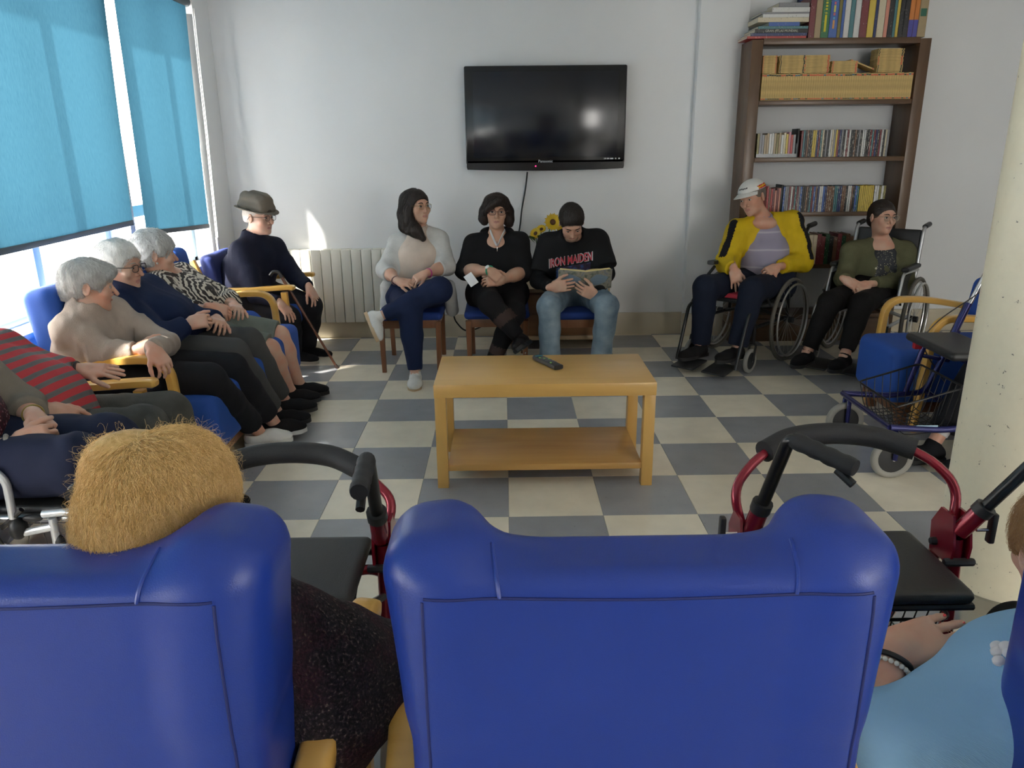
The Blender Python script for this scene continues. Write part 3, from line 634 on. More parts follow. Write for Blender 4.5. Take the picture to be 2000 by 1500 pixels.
# ------------------------------------------------------------------ upholstered seats with bent beech arms
vin = mat('royal_blue_vinyl', (.014, .042, .27), .36, bump=.10, scale=500, var=.06, vscale=3, spec=.45)
clo = mat('bright_blue_cloth', (.012, .075, .36), .7, bump=.2, scale=350, var=.06, vscale=6)
aw = wood('honey_beech', (.66, .36, .075), (.74, .44, .11), .28, 5, 'X', .35)
def bent_arm(y, x0, x1, zt, parent, foot=True, w=.058):
    """flat bent-wood arm: runs forward, curves over and down to the floor"""
    pts = fillet([(x0, y, zt-.05), (x0+.3, y, zt), (x1-.02, y, zt-.005), (x1, y, .25), (x1+.015, y, 0.)], .16, 8)
    return MB().tube(pts, .5, 12, flat=(w, .036), up=(0, 1, 0)).build('armrest', aw, parent)
def seat_a(name, label, cat, loc, rot, n, w, zb=.93, group=None, arms=True):
    """local +x is forward, y along the width; n cushions"""
    t = thing(name, label, cat, loc, rot, group); W = w*n
    soft(S().box((.36, 0, .29), (.36, W/2, .15), .05, k=.01), 'seat', clo, t, .012)
    R = ry(-.14)
    soft(S().box((.045, 0, .64), (.075, W/2, zb-.64), .05, R), 'backrest', clo, t, .012)
    for i in range(1, n): MB().tube([(.16, -W/2+i*w, .444), (.70, -W/2+i*w, .444)], .004, 6).build('seam', mat('dark_blue_seam', (.006, .02, .12), .7), t)
    MB().box((.36, 0, .11), (.62, W-.08, .06), bev=.006).build('plinth', chw, t)
    for sy in (-1, 1):
        if arms: bent_arm(sy*(W/2+.032), .06, .58, .625, t)
        MB().box((.06, sy*(W/2-.06), .05), (.05, .05, .1), bev=.004).build('foot', chw, t); MB().box((.62, sy*(W/2-.06), .05), (.05, .05, .1), bev=.004).build('foot', chw, t)
    return t
seat_a('sofa', 'three-seat blue sofa with bent beech arms below the windows', 'sofa', (-.845, 1.115, 0), 0, 3, .505)
def armchair(label, loc, rot, zb=.80, group=None):
    """blue armchair with straight beech frame, flat arms on posts; +x forward"""
    t = thing('armchair', label, 'armchair', loc, rot, group)
    soft(S().box((.36, 0, .36), (.27, .24, .075), .045), 'seat', clo, t, .01)
    soft(S().box((.07, 0, .63), (.045, .24, zb-.62), .04, ry(-.16)), 'backrest', mat('navy_blue_cloth', (.012, .025, .13), .75, bump=.2, scale=350), t, .01)
    for sy in (-1, 1):
        y = sy*.285
        MB().tube(curve([(.02, y, 0), (.10, y, .34), (.07, y, .52), (-.02, y, zb-.02)], 5), .5, 10, flat=(.045, .05), up=(0, 1, 0)).build('back_post', aw, t)
        MB().tube([(.60, y, 0), (.585, y, .56)], .5, 10, flat=(.05, .045), up=(0, 1, 0)).build('front_leg', aw, t)
        MB().tube(curve([(.05, y, .585), (.2, y, .575), (.4, y, .58), (.60, y, .592), (.66, y, .588)], 5), [.42]+[.5]*18+[.48, .3], 12, flat=(.066, .034), up=(0, 1, 0)).build('armrest', aw, t)
        MB().bar((.08, y, .30), (.59, y, .30), .025, .06, .004).build('side_rail', aw, t)
    for x, z in ((.59, .29), (.10, .3)): MB().bar((x, -.28, z), (x, .28, z), .025, .06, .004, up=(0, 0, 1)).build('cross_rail', aw, t)
    return t
armchair('blue armchair with honey beech frame under the man in the felt hat', (-.905, 2.575, 0), 0)
armchair('blue armchair with flat beech arms under the person in red stripes', (-.89, -.205, 0), 0, .9)
# single seats by the pillar, facing the windows
seat_a('lounge_chair', 'empty blue lounge chair with bent beech arms behind the blue walker', 'armchair', (3.985, 1.20, 0), PI, 1, .46, .76)
seat_a('lounge_chair', 'blue lounge chair hidden behind the pillar under the person in black trousers', 'armchair', (4.17, .50, 0), PI, 1, .50, .76)
A_ = lambda *a: np.array(a, float)
def wing_chair(label, loc, dz=0.):
    """seen from behind: rear panel at y=0, sitter faces +y"""
    t = thing('wing_chair', label, 'armchair', loc)
    s = S().box((0, .07, .545), (.312, .07, .402), .032, k=.02)
    for sx in (-1, 1):
        s.box((sx*.270, .12, .60), (.062, .12, .32), .05, k=.03)
        s.box((sx*.276, .105, .825), (.076, .10, .165), .064, ry(sx*.12), .035)
        s.cap((sx*.25, .085, .912), (sx*.17, .075, .885), .058, .05, k=.04)
    soft(s, 'backrest', vin, t, .009)
    soft(S().box((0, .33, .36), (.31, .20, .09), .05), 'seat', vin, t, .012)
    soft(S().box((0, .31, .23), (.30, .20, .06), .02), 'seat_base', vin, t, .014)
    seam = mat('dark_stitching', (.006, .014, .12), .6)
    f = lambda P: field(s, np.array(P, float)[None])[0]
    def onto(P, d):                                             # slide a seam point on to the upholstery
        P = np.array(P, float); d = nrm(d)
        for _ in range(30): P = P+d*f(P)*.8
        return P
    MB().tube([onto((x, -.03, .918-.004*math.cos(x*9)), (0, 1, 0)) for x in np.linspace(-.30, .30, 41)], .0022, 6).build('seam', seam, t)
    for sx in (-1, 1):
        MB().tube([onto((sx*.302, -.03, z), (0, 1, 0)) for z in np.linspace(.2, .917, 30)], .0022, 6).build('seam', seam, t)
        MB().tube([onto(A_(sx*(.197+.012*q), .07-.16*math.cos(q*1.5), .86+.16*math.sin(q*1.5)+.045*math.cos(q*1.5)), (0, math.cos(q*1.5), -math.sin(q*1.5)-.02)) for q in np.linspace(.16, 1, 16)], .003, 6).build('piping', vin, t)
        q = MB().tube(curve([(sx*.365, .06, .50+dz), (sx*.372, .2, .535+dz), (sx*.385, .38, .57+dz), (sx*.395, .47, .58+dz), (sx*.40, .50, .573+dz)], 6), [.5]*23+[.42, .25], 14, flat=(.062, .05), up=(1, 0, 0)); q.build('armrest', aw, t)
        MB().tube([(sx*.37, .42, 0), (sx*.385, .42, .55+dz)], .5, 10, flat=(.05, .045), up=(1, 0, 0)).build('front_leg', aw, t)
        MB().tube([(sx*.345, .05, 0), (sx*.355, .09, .49+dz)], .5, 10, flat=(.05, .045), up=(1, 0, 0)).build('rear_leg', aw, t)
        MB().bar((sx*.35, .07, .22), (sx*.375, .42, .22), .022, .07, .004).build('side_rail', aw, t)
    return t
wing_chair('blue vinyl wing chair holding the blonde woman', (.503, -2.02, 0))
wing_chair('blue vinyl wing chair standing between two red walkers', (1.383, -2.02, 0), -.05)
wing_chair('blue vinyl wing chair holding the person in light blue knitwear', (2.375, -2.02, 0), -.10)
# ------------------------------------------------------------------ walkers
redm = mat('metallic_dark_red', (.28, .012, .03), .25, .45, coat=.4); foam = mat('black_foam', (.022, .022, .024), .7, bump=.15, scale=200)
rub = mat('grey_tyre_rubber', (.30, .29, .26), .6); blk = mat('black_painted_steel', (.012, .012, .012), .3, .2); seatm = mat('black_seat_vinyl', (.018, .019, .02), .45, bump=.12, scale=250)
def wheel(b_parent, c, r, axis, rim, w=.028):
    t = MB().torus(c, axis, r-w/2, w/2, 28, 10).build('wheel', rub, b_parent)
    ax = nrm(axis); MB().lathe([(.0001, -w*.45), (r*.35, -w*.45), (r-w*.75, -w*.3), (r-w*.75, w*.3), (r*.35, w*.45), (.0001, w*.45)], c, axis, 20).build('wheel_disc', rim, t)
    MB().lathe([(.008, -w*.7), (.008, w*.7)], c, axis, 10).build('axle', mat('steel'), t)
def walker(label, loc, handles, paint=redm, bz=0.):
    """+y forward; brackets at (+-.245, 0, .62)"""
    t = thing('rolling_walker', label, 'walker', loc, group='red rolling walkers')
    for sx, (ht, ge) in zip((-1, 1), handles):
        x = sx*.245; br = np.array([x, 0, .585])
        MB().tube([br+(0, -.01, .03), (x, -.055, .12)], .0165, 12).build('rear_leg', paint, t)
        MB().tube([br+(0, .0, .05), (x, .20, .30), (x, .245, .20)], .0165, 12).build('front_leg', paint, t)
        for y in (-.012, .012): MB().plate([(-.045, -.05), (.04, -.05), (.05, .02), (.02, .07), (-.03, .07), (-.05, .0)], .006, frame_z((1, 0, 0)), br+(y*1.6, .01, .02)).build('bracket', paint, t)
        for q in ((.03, .0), (-.035, -.02)): MB().lathe([(.008, -.035), (.010, -.03), (.010, .03), (.008, .035)], br+(0, q[0], q[1]), (1, 0, 0), 8).build('bolt', blackm, t)
        hp = np.array([x*.99, -.02, .635]); ht, ge = np.array(ht), np.array(ge)
        MB().tube([hp, hp+(ht-hp)*.3], .0205, 12).build('height_sleeve', paint, t)
        MB().tube(fillet([hp, ht, ht+(ge-ht)*.5], .02), .0145, 12).build('handle_tube', blk, t)
        MB().tube([hp+(ht-hp)*.27, hp+(ht-hp)*.36], .023, 12).build('collar', blackm, t)
        gd = nrm(ge-ht); L = np.linalg.norm(ge-ht)
        gp = [ht+gd*L*q for q in np.linspace(.06, 1, 15)]; gr = [.0165+.0028*abs(math.sin(q*PI*4)) for q in np.linspace(0, 1, 15)]; gr[-1] = .017; gr[-2] = .019
        g = MB().tube(gp, gr, 14).build('grip', foam, t)
        MB().tube([ht+gd*L*.75+(0, 0, -.02), ht+gd*L*1.0+(0, 0, -.035)], .009, 8).build('brake_lever', blackm, g)
        MB().tube([br+(sx*.03, -.03, .06), br+(sx*.06, -.03, .06)], .004, 8).build('knob_bolt', mat('steel'), t)
        MB().box(br+(sx*.065, -.03, .065), (.014, .02, .075), bev=.004).build('clamp_knob', blackm, t)
        wheel(t, (x, -.075, .10), .10, (1, 0, 0), blackm); wheel(t, (x, .26, .10), .10, (1, 0, 0), blackm)
        MB().tube(fillet([(x, .245, .21), (x+sx*.024, .255, .19), (x+sx*.024, .26, .10)], .02), .009, 8).build('fork', paint, t)
        MB().tube(fillet([br+(0, .02, -.07), (sx*.21, .0, .545), (sx*.12, -.02, .535)], .03), .012, 10).build('seat_bracket', paint, t)
    P = fillet([(-.247, .015, .63), (-.268, .05, .695), (-.185, .10, .755), (-.08, .16, .775), (.08, .16, .775), (.185, .10, .755), (.268, .05, .695), (.247, .015, .63)], .07, 6)
    P = [q+(0, 0, bz*min(1, max(0, (q[2]-.63)/.1))) for q in P]
    MB().tube(P, .0115, 12).build('back_bar', paint, t)
    MB().tube(curve([(-.182, .102, .756+bz), (-.10, .15, .771+bz), (0, .162, .777+bz), (.10, .15, .771+bz), (.182, .102, .756+bz)], 7), .0265, 18).build('foam_pad', foam, t)
    soft(S().box((0, -.04, .563), (.20, .145, .016), .015, k=.01), 'seat', seatm, t, .008)
    for y in (-.17, .09): MB().tube([(-.245, y*.3, .5), (-.2, y, .538), (.2, y, .538), (.245, y*.3, .5)], .009, 8).build('seat_rail', blk, t)
    bk = MB().tube(fillet([(-.17, -.16, .50), (.17, -.16, .50), (.17, .1, .50), (-.17, .1, .50), (-.17, -.16, .50)], .03), .004, 8).build('basket_rim', blk, t)
    wm = MB()
    for q in np.linspace(-.15, .15, 9): wm.tube(fillet([(q, -.16, .5), (q, -.13, .36), (q, .07, .36), (q, .1, .5)], .03, 3), .0018, 6)
    for q in np.linspace(-.12, .06, 6): wm.tube(fillet([(-.17, q, .5), (-.14, q, .36), (.14, q, .36), (.17, q, .5)], .03, 3), .0018, 6)
    wm.build('basket_wires', blk, bk)
    return t
h0 = lambda sx, dx=0, dy=0: ((sx*.255+dx, -.17, .90), (sx*.262+dx*1.6, -.31, .888))
walker('red walker with black foam bar in front of the blonde woman', (.66, -1.31, 0), (h0(-1), h0(1)))
walker('red walker with twisted worn handle beside the pillar', (1.995, -1.32, 0), (((-.205, -.10, .905), (-.115, -.215, .885)), ((.34, -.09, .85), (.42, -.16, .935))), bz=.035)
# blue walker, facing the windows
nv = mat('metallic_navy', (.018, .02, .12), .25, .4, coat=.4); chr_ = mat('chrome', (.75, .77, .8), .08, 1)
t = thing('rolling_walker', 'blue walker with chrome handles standing in front of the empty lounge chair', 'walker', (3.28, .60, 0), PI/2)
for sx in (-1, 1):
    x = sx*.255
    wheel(t, (x, .30, .10), .10, (1, 0, 0), blackm, .036); wheel(t, (x, -.33, .10), .10, (1, 0, 0), blackm, .036)
    MB().tube(fillet([(x, .30, .225), (x-.028, .30, .22), (x-.028, .30, .10)], .02), .011, 8).tube(fillet([(x, .30, .225), (x+.028, .30, .22), (x+.028, .30, .10)], .02), .011, 8).build('fork', nv, t)
    MB().tube(fillet([(x, .33, .25), (x, .10, .235), (x, -.10, .25), (x, -.19, .50), (x, -.22, .58)], .05), .0155, 12).build('side_frame', nv, t)
    MB().tube([(x, -.10, .26), (x, -.33, .11)], .014, 10).build('rear_leg', nv, t)
    MB().tube([(x, .0, .255), (x*.97, -.06, .52)], .014, 10).build('upright', nv, t)
    MB().tube([(x, -.05, .45), (x, -.2, .42)], .011, 8).build('strut', nv, t)
    MB().box((x, -.03, .515), (.03, .05, .06), bev=.006).build('red_catch', mat('red_plastic', (.45, .015, .03), .35), t)
    MB().tube([(x, -.20, .56), (x*1.02, -.255, .72)], .018, 12).build('handle_sleeve', nv, t)
    MB().tube(fillet([(x*1.02, -.24, .66), (x*1.03, -.33, .90), (x*1.03, -.40, .915)], .05), .0125, 12).build('handle_tube', chr_, t)
    g = MB().tube([(x*1.03, -.385, .915), (x*1.03, -.52, .918)], .0185, 14).build('grip', blackm, t)
    MB().ball((x*1.03, -.375, .885), (.022, .035, .035)).build('brake_housing', blackm, g)
    MB().tube(fillet([(x*1.03, -.39, .875), (x*1.03, -.45, .85), (x*1.03, -.52, .845), (x*1.03, -.53, .862), (x*1.03, -.47, .872), (x*1.03, -.40, .89)], .015), .005, 8).build('brake_lever', blackm, g)
    MB().tube(curve([(x, -.38, .87), (x-.03, -.28, .78), (x+.02, -.12, .62), (x, -.06, .5), (x, -.2, .3)], 6), .003, 6).build('brake_cable', blackm, t)
soft(S().box((0, -.06, .565), (.215, .13, .02), .018, k=.01), 'seat', seatm, t, .008)
for y, z in ((.33, .25), (-.19, .50), (-.06, .52)): MB().tube([(-.255, y, z), (.255, y, z)], .0125, 10).build('cross_bar', nv, t)
bk = MB().tube(fillet([(-.2, .28, .33), (.2, .28, .33), (.2, -.02, .42), (-.2, -.02, .42), (-.2, .28, .33)], .03), .005, 8).build('basket_rim', blk, t)
wm = MB()
for q in np.linspace(-.18, .18, 9): wm.tube(fillet([(q, .28, .33), (q, .24, .18), (q, .02, .2), (q, -.02, .42)], .05, 3), .0022, 6)
for q in np.linspace(.0, .24, 7): wm.tube(fillet([(-.2, q, .40-.2*q), (-.17, q, .2), (.17, q, .2), (.2, q, .40-.2*q)], .04, 3), .0022, 6)
wm.build('basket_wires', blk, bk)
MB().box((-.256, .16, .248), (.004, .10, .022), bev=.001).build('maker_label', mat('pale_blue_label', (.35, .5, .62), .4), t)
# ------------------------------------------------------------------ wheelchairs
def wheelchair(label, loc, rot, frame, cushion=None, group='wheelchairs', lean=.0, arms=True):
    """+y forward"""
    t = thing('wheelchair', label, 'wheelchair', loc, rot, group)
    for sx in (-1, 1):
        x = sx*.225; xw = sx*.275
        w_ = MB().torus((xw, -.14, .30), (1, 0, 0), .285, .014, 44, 8).build('big_wheel', mat('grey_brown_tyre', (.12, .11, .09), .6), t)
        MB().torus((xw, -.14, .30), (1, 0, 0), .265, .006, 44, 6).build('wheel_rim', mat('alloy', (.55, .55, .54), .3, .9), w_)
        MB().torus((xw+sx*.03, -.14, .30), (1, 0, 0), .255, .008, 44, 8).build('hand_rim', mat('alloy'), w_)
        MB().lathe([(.022, -.03), (.022, .03)], (xw, -.14, .30), (1, 0, 0), 14).build('hub', blackm, w_)
        for k in range(18): a = 2*PI*k/18; MB().tube([(xw, -.14+.02*math.cos(a+1.2), .30+.02*math.sin(a+1.2)), (xw, -.14+.262*math.cos(a), .30+.262*math.sin(a))], .0014, 5, cap=False).build('spoke', mat('alloy'), w_)
        wheel(t, (x, .33, .085), .085, (1, 0, 0), blackm, .03)
        MB().tube(fillet([(x-.022, .33, .085), (x-.022, .30, .20), (x+.022, .30, .20), (x+.022, .33, .085)], .02), .008, 8).tube([(x, .30, .2), (x, .30, .32)], .013, 10).build('caster_fork', blk, t)
        MB().tube(fillet([(x, -.24, .30), (x, .30, .31), (x, .36, .46), (x, -.24, .46)], .05), .0125, 12).build('side_frame', frame, t)
        MB().tube(fillet([(x, -.22, .28), (x, -.23, .55), (x, -.29-lean, .92), (x, -.38-lean, .935)], .04), .0125, 12).build('back_post', frame, t)
        MB().tube([(x, -.31-lean, .928), (x, -.42-lean, .938)], .018, 12).build('push_handle', blackm, t)
        if arms: MB().tube(fillet([(x*1.06, -.22, .64), (x*1.06, .12, .65), (x*1.06, .17, .50), (x*1.06, .17, .44)], .04), .011, 10).build('arm_tube', frame, t)
        if arms: soft(S().box((x*1.06, -.05, .672), (.026, .16, .016), .014), 'arm_pad', blackm, t, .008)
        if arms: MB().plate([(-.21, .47), (.15, .47), (.15, .62), (-.21, .62)], .004, np.array([[0, 0, 1.], [1, 0, 0], [0, 1, 0]]), (x*1.0, 0, 0)).build('side_guard', mat('dark_panel', (.02, .02, .02), .5), t)
        MB().tube(fillet([(x, .34, .44), (x, .40, .42), (x*.98, .53, .06)], .04), .012, 10).build('leg_rest', frame, t)
        MB().box((sx*.115, .545, .052), (.17, .20, .014), rx(-.12), bev=.006).build('footplate', blackm, t)
        MB().tube([(x*1.1, .13, .44), (x*1.12, .20, .50)], .008, 8).build('brake_lever', blackm, t)
    soft(S().box((0, .08, .475), (.215, .23, .016), .014), 'seat', seatm, t, .01)
    soft(S().box((0, -.27-lean*.6, .70), (.215, .014, .21), .012, rx(.16)), 'backrest', seatm, t, .009)
    for a, e in (((-.22, -.15, .30), (.22, -.05, .45)), ((.22, -.15, .30), (-.22, -.05, .45))): MB().tube([a, e], .012, 10).build('cross_brace', frame, t)
    if cushion: MB().box((0, .09, .505), (.42, .43, .035), bev=.012).build('seat_cushion', cushion, t)
    return t
silver = mat('silver_paint', (.5, .51, .52), .28, .75)
# ------------------------------------------------------------------ people: one continuous body, clothes and hair as children
def skinmat(name, col, red=.12):
    m, nt, p, tc = nodes(name)
    n = N(nt, 'TexNoise', Scale=14., Detail=4.); nt.links.new(tc.outputs['Object'], n.inputs['Vector'])
    c2 = (min(1, col[0]*1.04), col[1]*(1-red), col[2]*(1-red*1.3))
    nt.links.new(ramp(nt, n.outputs['Fac'], [(.35, col), (.7, c2)]), p.inputs['Base Color'])
    p.inputs['Roughness'].default_value = .48; p.inputs['Subsurface Weight'].default_value = .08; p.inputs['Subsurface Radius'].default_value = (.012, .005, .003); p.inputs['Subsurface Scale'].default_value = .5
    n2 = N(nt, 'TexNoise', Scale=180., Detail=3.); nt.links.new(tc.outputs['Object'], n2.inputs['Vector'])
    b = N(nt, 'Bump', Strength=.12, Distance=.002); nt.links.new(n2.outputs['Fac'], b.inputs['Height']); nt.links.new(b.outputs[0], p.inputs['Normal']); return m
SK = dict(old=skinmat('elder_skin', (.60, .385, .285), .2), tan=skinmat('olive_skin', (.55, .34, .235)), young=skinmat('young_skin', (.60, .38, .275)), man=skinmat('ruddy_skin', (.56, .33, .235), .18))
LIP = mat('lips', (.47, .22, .18), .4); EYEW = mat('eye_white', (.62, .6, .57), .25); IRIS = mat('dark_iris', (.03, .018, .012), .15)
def cloth(name, col=(.5, .5, .5), bump=.3, scale=400, var=.08, rough=.85): return mat(name, col, rough, bump=bump, scale=scale, var=var, vscale=12, spec=.2)
def hairmat(name, c1, c2, rough=.5):
    m, nt, p, tc = nodes(name)
    mp = N(nt, 'Mapping'); mp.inputs['Scale'].default_value = (1, 1, .25); nt.links.new(tc.outputs['Object'], mp.inputs[0])
    n = N(nt, 'TexNoise', Scale=120., Detail=3.); nt.links.new(mp.outputs[0], n.inputs['Vector'])
    nt.links.new(ramp(nt, n.outputs['Fac'], [(.3, c1), (.7, c2)]), p.inputs['Base Color']); p.inputs['Roughness'].default_value = rough
    b = N(nt, 'Bump', Strength=.5, Distance=.004); nt.links.new(n.outputs['Fac'], b.inputs['Height']); nt.links.new(b.outputs[0], p.inputs['Normal']); return m
class Head:
    def __init__(s, c, f, u=(0, 0, 1), k=1.):
        f = nrm(f); u = np.array(u, float); u = nrm(u-f*(u@f)); s.c = np.array(c, float); s.M = np.stack([np.cross(f, u), f, u], 1); s.k = k
    def __call__(s, x, y, z): return s.c+s.M@(np.array([x, y, z])*s.k)
    def loc(s, P): return (P-s.c)@s.M/s.k
def head_solid(q, H, jaw=1., nose=1., cheek=1., chin=1., brow=1.):
    k, M = H.k, H.M; e = lambda c, r, b=.02, sub=False, R=None: q.ell(H(*c), np.array(r)*k, M if R is None else M@R, b*k, sub)
    e((0, -.014, .030), (.074, .094, .083)); e((0, .028, -.028), (.060*jaw, .062, .080), .03); e((0, .038, -.074), (.047*jaw, .046, .040), .025)
    e((0, .074, -.098), (.019*chin, .016, .015), .02)
    q.cap(H(-.032, .078, .026), H(.032, .078, .026), .011*k*brow, k=.018*k)
    for s in (-1, 1):
        e((s*.033, .100, .005), (.017, .015, .012), .012, True); e((s*.043*jaw, .064, -.024), (.021*cheek, .020, .021), .022)
        e((s*.032, .0745, .004), (.016, .0125, .0115), .006)
        R = rz(s*-.35); e((s*.0765, -.008, -.006), (.0085, .020, .031), .008, False, R); e((s*.086, -.004, -.004), (.006, .010, .018), .006, True, R)
    q.cap(H(0, .084, .014), H(0, .103*(.5+.5*nose)+.002, -.030), .0062*k, .0092*k*nose, k=.010*k)
    for s in (-1, 1): q.ell(H(s*.0115*nose, .092, -.034), np.array((.0075, .0090, .0066))*k, M, .006*k)
    q.cap(H(-.019, .079, -.061), H(0, .0885, -.0585), .0042*k, .0062*k, k=.006*k); q.cap(H(.019, .079, -.061), H(0, .0885, -.0585), .0042*k, .0062*k, k=.006*k)
    q.cap(H(-.017, .078, -.069), H(.017, .078, -.069), .0066*k, k=.006*k); q.cap(H(-.02, .0885, -.0648), H(.02, .0885, -.0648), .0026*k, k=.004*k, sub=True)
def hand_solid(q, wr, F, Nn, T, curl=.5, sz=1., spread=.10, thumb=.5, k=.004):
    """palm and five fingers: F towards the fingers, Nn out of the back of the hand, T towards the thumb; returns fingertips"""
    F = nrm(F); Nn = np.array(Nn, float); Nn = nrm(Nn-F*(Nn@F)); T_ = np.cross(F, Nn); T_ = T_ if T_@np.array(T, float) > 0 else -T_
    W = np.array(wr, float); cu = [curl]*4 if np.isscalar(curl) else curl; tips = []
    M = np.stack([T_, F, Nn], 1); P = lambda a, b, c: W+M@(np.array([a, b, c])*sz)
    q.cap(P(0, -.02, 0), P(0, .02, 0), .0225*sz, .024*sz, k=.012)
    q.box(P(0, .048, 0), np.array((.040, .046, .0145))*sz, .0135*sz, M, .014); q.cap(P(.022, .022, -.006), P(.034, .045, -.008), .016*sz, .013*sz, k=.014)
    for i, (a, b0, L, r) in enumerate(((.0300, .088, .072, .0086), (.0100, .092, .080, .0088), (-.0100, .089, .074, .0084), (-.0290, .081, .058, .0076))):
        p = P(a, b0-.012, .002); sp = (1.5-i)*spread; ang = 0.
        for j, (fr, cf) in enumerate(((.45, .75), (.31, 1.15), (.24, .8))):
            ang += cu[i]*cf; d = nrm(F*math.cos(ang)-Nn*math.sin(ang)+T_*sp*(1-.25*j)); e = p+d*L*fr*sz
            if j == 0: p = p-d*.006*sz
            q.cap(p, e, r*sz*(1-.06*j), r*sz*(.94-.07*j), k=k); p = e
        tips.append((p, d))
    p = P(.030, .030, -.004)
    for j, (L, a) in enumerate(((.036, .85), (.032, .45), (.026, .2))):
        d = nrm(F*math.cos(a*(1-thumb*.4))+T_*math.sin(a*(1-thumb*.4))-Nn*(.25+.35*thumb*j*.5)); e = p+d*L*sz; q.cap(p, e, (.0115-.001*j)*sz, (.0102-.001*j)*sz, k=.006); p = e
    tips.append((p, d)); return tips
def strands(o_name, hs, H, parent, material, n=1500, L=.05, rad=.0005, lift=.004, jit=.25, comb=None, h=.008, seed=1, seg=7, region=None, off=(0, 0, 0), curl=0.):
    """hair strands combed over the hair solid"""
    V, F = net(hs, h); r = np.random.RandomState(seed)
    if region is not None: V = V[region(H.loc(V))]
    P = V[r.randint(0, len(V), n)]+r.randn(n, 3)*h*.3; out = [P]
    def grad(P):
        g = np.stack([field(hs, P+np.eye(3)[i]*.002)-field(hs, P-np.eye(3)[i]*.002) for i in range(3)], -1); return g/(np.linalg.norm(g, axis=1)[:, None]+1e-9)
    J = r.randn(n, 3)*jit; ph = r.rand(n, 1)*6; Ls = L*(.5+r.rand(n))
    for i in range(seg-1):
        g = grad(P); l = H.loc(P); cb = comb(l); cb = cb/(np.linalg.norm(cb, axis=1)[:, None]+1e-9); D = cb@H.M.T+J+curl*np.sin(i*1.1+ph+np.array([0, 2, 4.])); D -= g*np.einsum('ij,ij->i', D, g)[:, None]; D /= np.linalg.norm(D, axis=1)[:, None]+1e-9
        P = P+D*(Ls/(seg-1))[:, None]; g = grad(P); P = P-g*(field(hs, P)-lift*(.3+i/seg)*(.4+r.rand(n)))[:, None]; out.append(P)
    A = np.stack(out, 1).reshape(-1, 3)-np.array(off)
    cv = bpy.data.hair_curves.new(o_name); cv.add_curves([seg]*n); cv.attributes['position'].data.foreach_set('vector', A.astype(np.float32).ravel())
    ra = cv.attributes.get('radius') or cv.attributes.new('radius', 'FLOAT', 'POINT')
    ra.data.foreach_set('value', np.tile(rad*np.linspace(1, .35, seg), n).astype(np.float32)); cv.materials.append(material)
    o = bpy.data.objects.new(o_name, cv); C.objects.link(o); o.parent = parent; o['kind'] = 'stuff'; return o
crown = lambda l: l-np.array([0, -.055, .13])
def glasses(H, root, off, material, w=.026, hh=.018, r=.0013, lens=None):
    k = H.k; b = MB()
    for s in (-1, 1):
        ring = [H(s*.033+w*(abs(math.cos(a))**.7)*math.copysign(1, math.cos(a)), .103-.004*abs(math.cos(a)), .002+hh*(abs(math.sin(a))**.8)*math.copysign(1, math.sin(a))) for a in np.arange(20)*2*PI/20]
        b.tube(ring, r*k, 6, True); b.tube([H(s*(.033+w), .098, .010), H(s*.079, .078, .010), H(s*.083, -.01, .008), H(s*.081, -.028, -.012)], r*k, 6)
    b.tube([H(-.008, .104, .006), H(0, .108, .010), H(.008, .104, .006)], r*k, 6)
    g = b.build('glasses', material, root, off=off)
    for s in (-1, 1):
        ring = [H(s*.033+w*.95*math.cos(a), .102, .002+hh*.95*math.sin(a))-off for a in np.arange(16)*2*PI/16]
        MB().add(ring, [list(range(16))]).build('lens', lens or LENS, g)
LENS = bpy.data.materials.new('clear_lens'); LENS.use_nodes = True; gt = LENS.node_tree; gt.nodes.remove(gt.nodes['Principled BSDF'])
tr = N(gt, 'BsdfTransparent'); tr.inputs[0].default_value = (.86, .87, .86, 1); gl = N(gt, 'BsdfGlossy', Roughness=.05); mx = N(gt, 'MixShader'); mx.inputs[0].default_value = .09
gt.links.new(tr.outputs[0], mx.inputs[1]); gt.links.new(gl.outputs[0], mx.inputs[2]); gt.links.new(mx.outputs[0], gt.nodes['Material Output'].inputs[0])
def shoe(name, an, toe, material, root, off, solem=None, L=.245, w=.044, up=None, low=.0, h=.006, slip=False, kn=None):
    """ankle an, pointing to toe; sole plate underneath"""
    an = np.array(an, float); F = np.array(toe, float)-an; U = np.array(up if up is not None else (0, 0, 1.), float); U = nrm(np.array(kn, float)-an) if kn is not None else U; F = nrm(F-U*(F@U)); U = nrm(U); X = np.cross(F, U); M = np.stack([X, F, U], 1)
    g = an-U*.085; P = lambda a, b, c: g+M@np.array([a, b, c])
    q = S(); a0 = -.06; q.cap(P(0, a0+.035, .04), P(0, .08, .034), .040, .042, .03); q.ell(P(0, L+a0-.075, .032), (w, .075, .032), M, .03)
    if not slip: q.cap(P(0, a0+.055, .06), P(0, a0+.06, .085+low), .036, .036, .02)
    q.box(P(0, .07, -.03), (.12, .3, .046), .002, M, .004, True)
    if slip: q.ell(P(0, a0+.055, .075), (.032, .05, .035), M, .012, True)
    o = soft(q, name, material, root, h, off=off)
    if solem is not None:
        out = [(-.030, a0), (.030, a0), (.036, a0+.05), (.034, .05), (w, .10), (w*.95, .14), (w*.6, L+a0-.02), (0, L+a0), (-w*.6, L+a0-.02), (-w*.95, .14), (-w, .10), (-.034, .05), (-.036, a0+.05)]
        out = [tuple(p[:2]) for p in curve([(a, b, 0) for a, b in out], 3, True)]
        MB().plate(out, .022, M, P(0, 0, .010)-np.array(off)).build('sole', solem, o)
    return o
